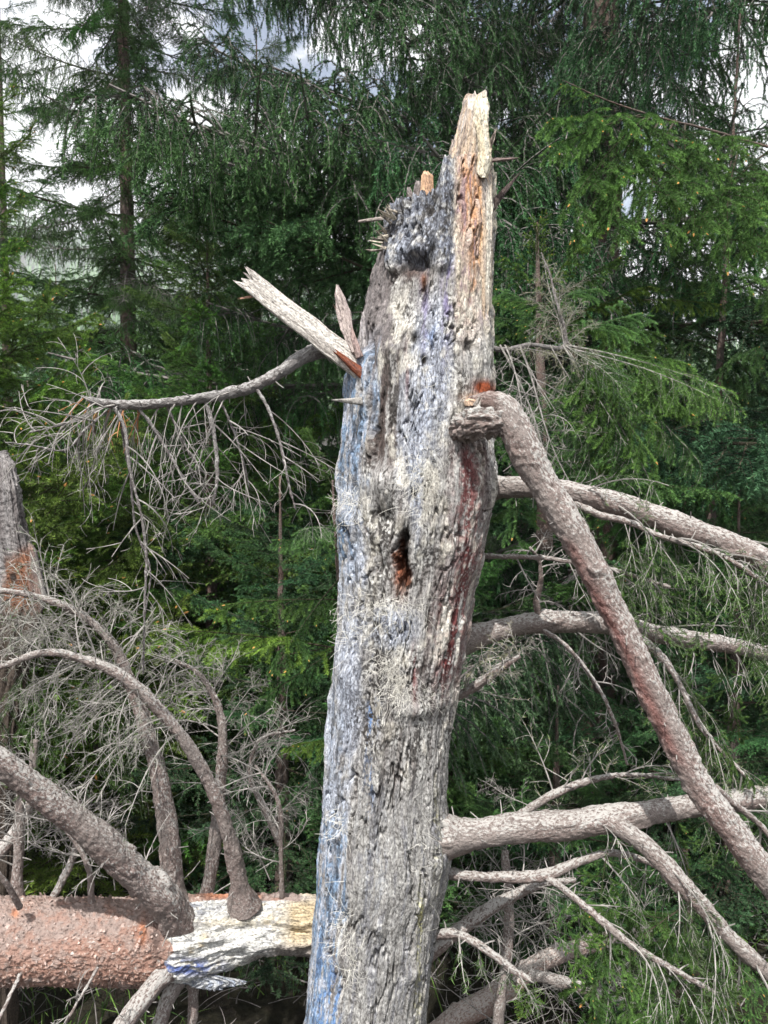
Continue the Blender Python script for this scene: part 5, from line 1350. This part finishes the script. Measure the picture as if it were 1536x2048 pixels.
spruce('slender leaning spruce top at the upper right corner', 1400, 4.5, 5.2, 0.04, 1.4, 1.3, 60, DROOPB + FLAT, MD, -6, 25, lean=(0.035, 0), seed=9, skip=too_near, taper=0.7)
spruce('broad dark spruce filling the right edge behind the green boughs', 1560, 6.2, 4.5, 0.08, 0.3, 2.4, 90, FULL, DK, -16, 18, seed=10, skip=too_near)
spruce('knee-high shaded spruce under the lowest right limb', 1120, 3.6, 1.3, 0.04, 0.05, 0.95, 50, FLAT, DK, 0, 35, seed=11, skip=too_near, taper=0.6)
spruce('short green spruce at the right edge below the grey limbs', 1480, 3.9, 2.2, 0.05, 0.1, 1.25, 66, FLAT, DK, 0, 30, seed=12, skip=too_near, taper=0.6)
spruce('small spruce right behind the middle of the snag', 880, 4.3, 2.7, 0.05, 0.2, 1.2, 66, FLAT, MD, -5, 30, seed=13, skip=too_near, taper=0.6)
spruce('dark spruce deep in the shade behind the fallen trunk', 60, 5.5, 3.0, 0.06, 0.2, 1.6, 70, FLAT, DK, -5, 30, seed=14, skip=too_near, taper=0.6)
for k, (x, d, H, lab) in enumerate([(120, 12, 5.5, 'spruce farther back between the left edge and the narrow spruce'), (380, 13, 5.2, 'spruce farther back in the gap right of the narrow spruce'), (760, 11, 4.8, 'spruce farther back hidden by the snag top'),
                                    (1050, 12, 4.8, 'spruce farther back left of the great dark trunk'), (1330, 12, 5.0, 'spruce farther back right of the great dark trunk'), (1650, 11, 5.2, 'spruce farther back beyond the right edge'), (-120, 11, 5.2, 'spruce farther back beyond the left edge')]):
    spruce(lab, x, d, H, 0.08, 0.3, 3.0, 80, FULL + COMB[:1], (0.95, 1.05, 0.95), -18, 20, seed=40 + k, hug=24)


# ------------------------------------------------------------------ litter and low growth on the forest floor
def build_floor_growth():
    rng = np.random.RandomState(61)
    n = 5200; x = rng.uniform(-3.2, 3.4, n); y = rng.uniform(1.6, 7.5, n); z = ground_h(x, y)
    d = norm(np.stack([rng.normal(0, 1, n), rng.normal(0, 1, n), np.abs(rng.normal(0, 0.28, n))], 1)); ln = rng.uniform(0.05, 0.45, n) * rng.uniform(0.3, 1, n)
    Pt = np.zeros((n, 5, 3)); Pt[:, 0] = np.stack([x, y, z + rng.uniform(0, 0.12, n)], 1); cv = rng.normal(0, 0.8, (n, 3))
    for k in range(1, 5):
        d = norm(d + cv / 5); Pt[:, k] = Pt[:, k - 1] + d * (ln / 4)[:, None]
    g = Geo(); g.q(tubes(Pt, rng.uniform(0.0015, 0.004, n), 0.0008), 0)
    o = obj('twig_litter', g.mesh('twig_litter', [M_TWIGD])); tag(o, 'fallen grey-brown twigs strewn over the dark forest floor', 'twigs', kind='stuff')
    n = 16000; x = rng.uniform(-3.4, 3.6, n); y = rng.uniform(1.8, 8.5, n)
    keep = fbm(np.stack([x, y, 0 * x], 1), 1.1, 3, 6.0) > -0.12; x, y = x[keep], y[keep]; n = len(x); z = ground_h(x, y)
    h = rng.uniform(0.06, 0.22, n); a = rng.uniform(0, 6.28, n); ln = np.stack([rng.normal(0, 0.35, n) * h, rng.normal(0, 0.35, n) * h, h], 1)
    w = np.stack([np.cos(a), np.sin(a), 0 * a], 1) * 0.003; b = np.stack([x, y, z - 0.01], 1)
    V = np.stack([b - w, b + w, b + ln * 0.6 + w * 0.8, b + ln * 0.6 - w * 0.8, b + ln + np.stack([ln[:, 0], ln[:, 1], -0.2 * h], 1)], 1).reshape(-1, 3)
    i = np.arange(n)[:, None] * 5
    me = make_mesh('undergrowth', V, i + np.array([0, 1, 2, 3]), i + np.array([3, 2, 4]), [M_NEEDLE], attrs={'tone': np.repeat(rng.uniform(0, 1, n), 5)}, smooth=False)
    o = obj('undergrowth', me); tag(o, 'low green grass and sprouts on the forest floor', 'undergrowth', kind='stuff'); o.color = (1.2, 1.1, 0.7, 1)


build_floor_growth()


# ------------------------------------------------------------------ near green boughs
def thing_boughs(name, label, cat, stem, mats, boughs, group=None):
    b = stem[0]; base = P(b[0], b[1], b[2]); base = np.array([base[0], base[1], 0.0])
    root = empty(name, base); tag(root, label, cat, group)
    W3 = np.array([[*P(p[0], p[1], p[2]), p[3] / FPX * p[2]] for p in stem])
    V, Q, T, G = sweep(W3, 14, 160, limb_disp(3, 0.8))
    obj('stem', make_mesh('stem', V - base, Q, T, [mats], attrs={'grain': G, 'tint': np.ones((len(V), 4))}), root)
    for (m, a, e, roll, c) in boughs:
        place_bough(root, base, m, P(*a), P(*e), roll, c)
    return root


G1 = (1.45, 1.45, 0.95); G2 = (1.2, 1.3, 1.05); G3 = (1.8, 1.6, 0.8)
# grey-stemmed young top behind the snag: half dead, green at its outer ends
thing_boughs('spruce_sapling', 'bent young spruce top, grey inside and green outside, above the hanging limb', 'young tree',
             [(960, 690, 2.5, 5), (1010, 700, 2.52, 5), (1060, 690, 2.56, 5), (1125, 696, 2.6, 5), (1128, 655, 2.6, 3.5), (1112, 600, 2.61, 2.6), (1100, 550, 2.63, 2), (1082, 505, 2.65, 1)], M_GREYB,
             [(DROOPG[0], (1130, 690, 2.6), (1480, 745, 2.5), 0.1, G1), (DROOPG[1], (1130, 695, 2.6), (1380, 1010, 2.45), 0.0, G2), (DROOPG[0], (1125, 690, 2.58), (1300, 940, 2.4), 0.4, G2), (DROOPG[1], (1130, 680, 2.6), (1350, 850, 2.55), -0.2, G1),
              (DEAD[0], (1000, 690, 2.5), (1130, 930, 2.4), 0.0, G1), (DEAD[1], (1010, 690, 2.5), (1080, 880, 2.35), 0.4, G1), (DEAD[2], (1040, 692, 2.5), (1160, 990, 2.42), 0.9, G1), (DEADG[0], (1100, 690, 2.58), (1200, 850, 2.5), 0.5, G1),
              (DEADG[1], (1128, 690, 2.6), (1100, 520, 2.66), 0.2, G1), (DEADG[0], (1126, 680, 2.6), (1108, 560, 2.62), 1.4, G1), (DEADG[1], (1126, 690, 2.6), (1200, 730, 2.5), 1.0, G1), (DEADG[0], (1040, 695, 2.55), (1180, 715, 2.5), 0.0, G1),
              (DEADG[1], (1124, 670, 2.6), (1160, 600, 2.6), 0.7, G1), (DEADG[0], (1120, 640, 2.6), (1060, 590, 2.6), 0.3, G1), (DEADG[1], (1112, 600, 2.61), (1165, 555, 2.6), 0.3, G1), (DEADG[0], (1128, 690, 2.6), (1190, 640, 2.55), 1.0, G1), (DEADG[1], (1120, 690, 2.58), (1060, 650, 2.5), 0.9, G1), (DEADG[0], (1000, 695, 2.5), (1090, 700, 2.45), 0.2, G1),
              (DROOPG[1], (1150, 700, 2.55), (1440, 760, 2.35), 0.2, G1), (FING[2], (1160, 700, 2.65), (1400, 800, 2.5), 0.1, G1), (FING[0], (1150, 705, 2.62), (1330, 900, 2.4), 0.1, G1), (FING[1], (1145, 705, 2.6), (1280, 980, 2.5), -0.2, G1), (FING[2], (1140, 700, 2.65), (1380, 700, 2.6), 0.1, G1), (DROOPG[0], (1140, 705, 2.6), (1210, 1000, 2.55), 0.2, G2),
              (FING[0], (1120, 660, 2.65), (980, 660, 2.8), 0.3, G1), (FING[1], (1105, 610, 2.66), (990, 590, 2.8), 0.3, G1), (FING[2], (1120, 650, 2.66), (1260, 640, 2.8), 0.3, G1), (FING[0], (1120, 650, 2.62), (985, 620, 2.75), 0.3, G2), (FING[1], (1118, 640, 2.62), (1010, 560, 2.85), 0.1, G2), (FING[2], (1110, 600, 2.64), (1200, 560, 2.8), 0.2, G2),
              (FING[0], (1125, 670, 2.62), (1290, 600, 2.8), 0.3, G2), (DROOPG[0], (1130, 690, 2.6), (1230, 760, 2.3), 0.8, G2), (DROOPG[1], (1180, 700, 2.6), (1420, 900, 2.7), 0.0, G2), (FING[1], (1140, 700, 2.7), (1250, 960, 2.8), 0.3, DK), (FING[2], (1060, 700, 2.8), (1120, 950, 2.9), 0.3, DK)])
thing_boughs('young_spruce', 'young spruce with orange buds on upright tips, behind the bent grey spruce top', 'young tree',
             [(1090, 1100, 3.3, 16), (1085, 900, 3.3, 12), (1080, 700, 3.3, 8), (1076, 560, 3.3, 5), (1074, 445, 3.3, 2)], M_DARKB,
             [(FING[0], (1078, 560, 3.3), (1074, 440, 3.3), 0, G3), (FING[1], (1080, 600, 3.3), (1165, 455, 3.2), 0.2, G3), (FING[2], (1080, 620, 3.3), (1225, 500, 3.15), 0.4, G1), (FING[0], (1080, 640, 3.3), (1330, 640, 3.1), 0.1, G1),
              (FING[1], (1080, 580, 3.3), (1000, 500, 3.1), 0.1, G1), (FING[2], (1082, 660, 3.3), (1285, 550, 3.2), 0.0, G3), (FING[0], (1285, 600, 3.4), (1440, 590, 3.2), 0.2, G3), (FING[1], (1200, 660, 3.4), (1300, 690, 3.0), 0.2, G1),
              (FING[2], (1083, 760, 3.3), (1350, 860, 3.2), 0.0, G2), (FING[0], (1083, 800, 3.3), (1200, 1000, 3.0), 0.0, G2), (FING[1], (1084, 860, 3.3), (1000, 1060, 3.1), 0.0, G2), (FING[2], (1080, 760, 3.3), (960, 900, 3.2), 0.0, G2), (FLAT[0], (1084, 900, 3.3), (1450, 1010, 3.3), 0.0, G2)])
thing_boughs('spruce_branch', 'low spruce branch with orange buds reaching in from the upper right', 'branch',
             [(1700, 330, 3.55, 3.0), (1560, 300, 3.35, 2.8), (1420, 260, 3.15, 2.5), (1300, 230, 3.00, 2.0), (1200, 195, 2.85, 1.5), (1125, 160, 2.75, 0.8)], M_DARKB,
             [(FING[1], (1200, 200, 2.85), (1120, 158, 2.75), 0, (1.5, 1.55, 1.1)), (FING[2], (1300, 235, 3.00), (1090, 210, 2.75), 0, (1.5, 1.55, 1.1)), (FING[0], (1280, 230, 2.95), (1085, 265, 2.75), 0.1, (1.5, 1.55, 1.1)), (FING[1], (1290, 235, 2.95), (1110, 380, 2.75), 0, (1.5, 1.55, 1.1)), (FING[2], (1300, 235, 2.95), (1110, 460, 2.85), 0.2, (1.5, 1.55, 1.1)),
              (FING[0], (1320, 240, 3.00), (1190, 420, 2.70), 0, (1.5, 1.55, 1.1)), (FING[1], (1350, 240, 3.05), (1260, 400, 2.65), 0.1, (1.35, 1.4, 1.0)), (FING[2], (1370, 250, 3.05), (1370, 440, 2.75), 0.3, (1.5, 1.55, 1.1)), (FING[0], (1450, 270, 3.15), (1330, 330, 2.75), 0.2, (1.5, 1.55, 1.1)), (FING[1], (1480, 290, 3.25), (1420, 520, 2.95), 0.2, (1.35, 1.4, 1.0)),
              (FING[2], (1540, 300, 3.35), (1350, 420, 2.95), 0.2, (1.5, 1.55, 1.1)), (FING[0], (1560, 310, 3.35), (1480, 480, 3.05), 0.2, (1.5, 1.55, 1.1)), (FING[1], (1620, 310, 3.45), (1520, 560, 3.15), 0.2, (1.5, 1.55, 1.1))])
thing_boughs('sapling', 'small green spruce sapling tucked against the left side of the snag', 'young tree',
             [(700, 1500, 2.9, 8), (690, 1350, 2.9, 7), (680, 1200, 2.9, 5), (670, 1050, 2.9, 3), (665, 960, 2.9, 2)], M_DARKB,
             [(FING[0], (680, 1100, 2.9), (560, 1060, 2.7), 0, G2), (DROOPG[0], (680, 1060, 2.9), (590, 1040, 2.6), 0.4, G2), (FING[1], (685, 1200, 2.9), (450, 1180, 2.75), 0.1, G1), (FING[2], (685, 1150, 2.9), (520, 1320, 2.7), 0.2, G2), (FING[0], (690, 1300, 2.9), (345, 1215, 2.7), 0.2, G3),
              (FING[1], (690, 1290, 2.9), (480, 1400, 2.8), 0.2, G2), (FING[2], (700, 1480, 2.9), (585, 1465, 2.6), 0.2, G3), (FING[0], (700, 1470, 2.9), (560, 1600, 2.7), 0.2, DK), (FLAT[1], (670, 980, 2.9), (610, 860, 3.0), 0.2, G1), (FING[1], (670, 1000, 2.9), (720, 1150, 2.9), 0.2, G2)])
thing_boughs('evergreen_shrub', 'low spruce growth with fresh green needles at the lower right corner', 'shrub',
             [(1420, 2150, 2.5, 10), (1400, 2000, 2.5, 8), (1380, 1850, 2.5, 6), (1370, 1700, 2.5, 4)], M_DARKB,
             [(FING[2], (1380, 1850, 2.5), (1180, 1780, 2.3), 0, G1), (FING[0], (1385, 1800, 2.5), (1150, 1960, 2.2), 0, G1), (FING[1], (1400, 1950, 2.5), (1240, 2030, 2.2), 0, G1), (FING[2], (1390, 1780, 2.5), (1540, 1980, 2.3), 0, G2), (FING[0], (1400, 1900, 2.5), (1420, 2080, 2.1), 0.3, G1),
              (FING[1], (1375, 1720, 2.5), (1250, 1700, 2.5), 0.3, DK), (FING[2], (1375, 1760, 2.5), (1500, 1700, 2.5), 0.3, DK), (FING[0], (1410, 2000, 2.5), (1100, 2060, 2.4), 0.2, DK), (FLAT[0], (1380, 1700, 2.7), (930, 1640, 2.8), 0.3, G2), (FLAT[1], (1400, 1650, 3.0), (1560, 1560, 3.0), 0.3, G2)])
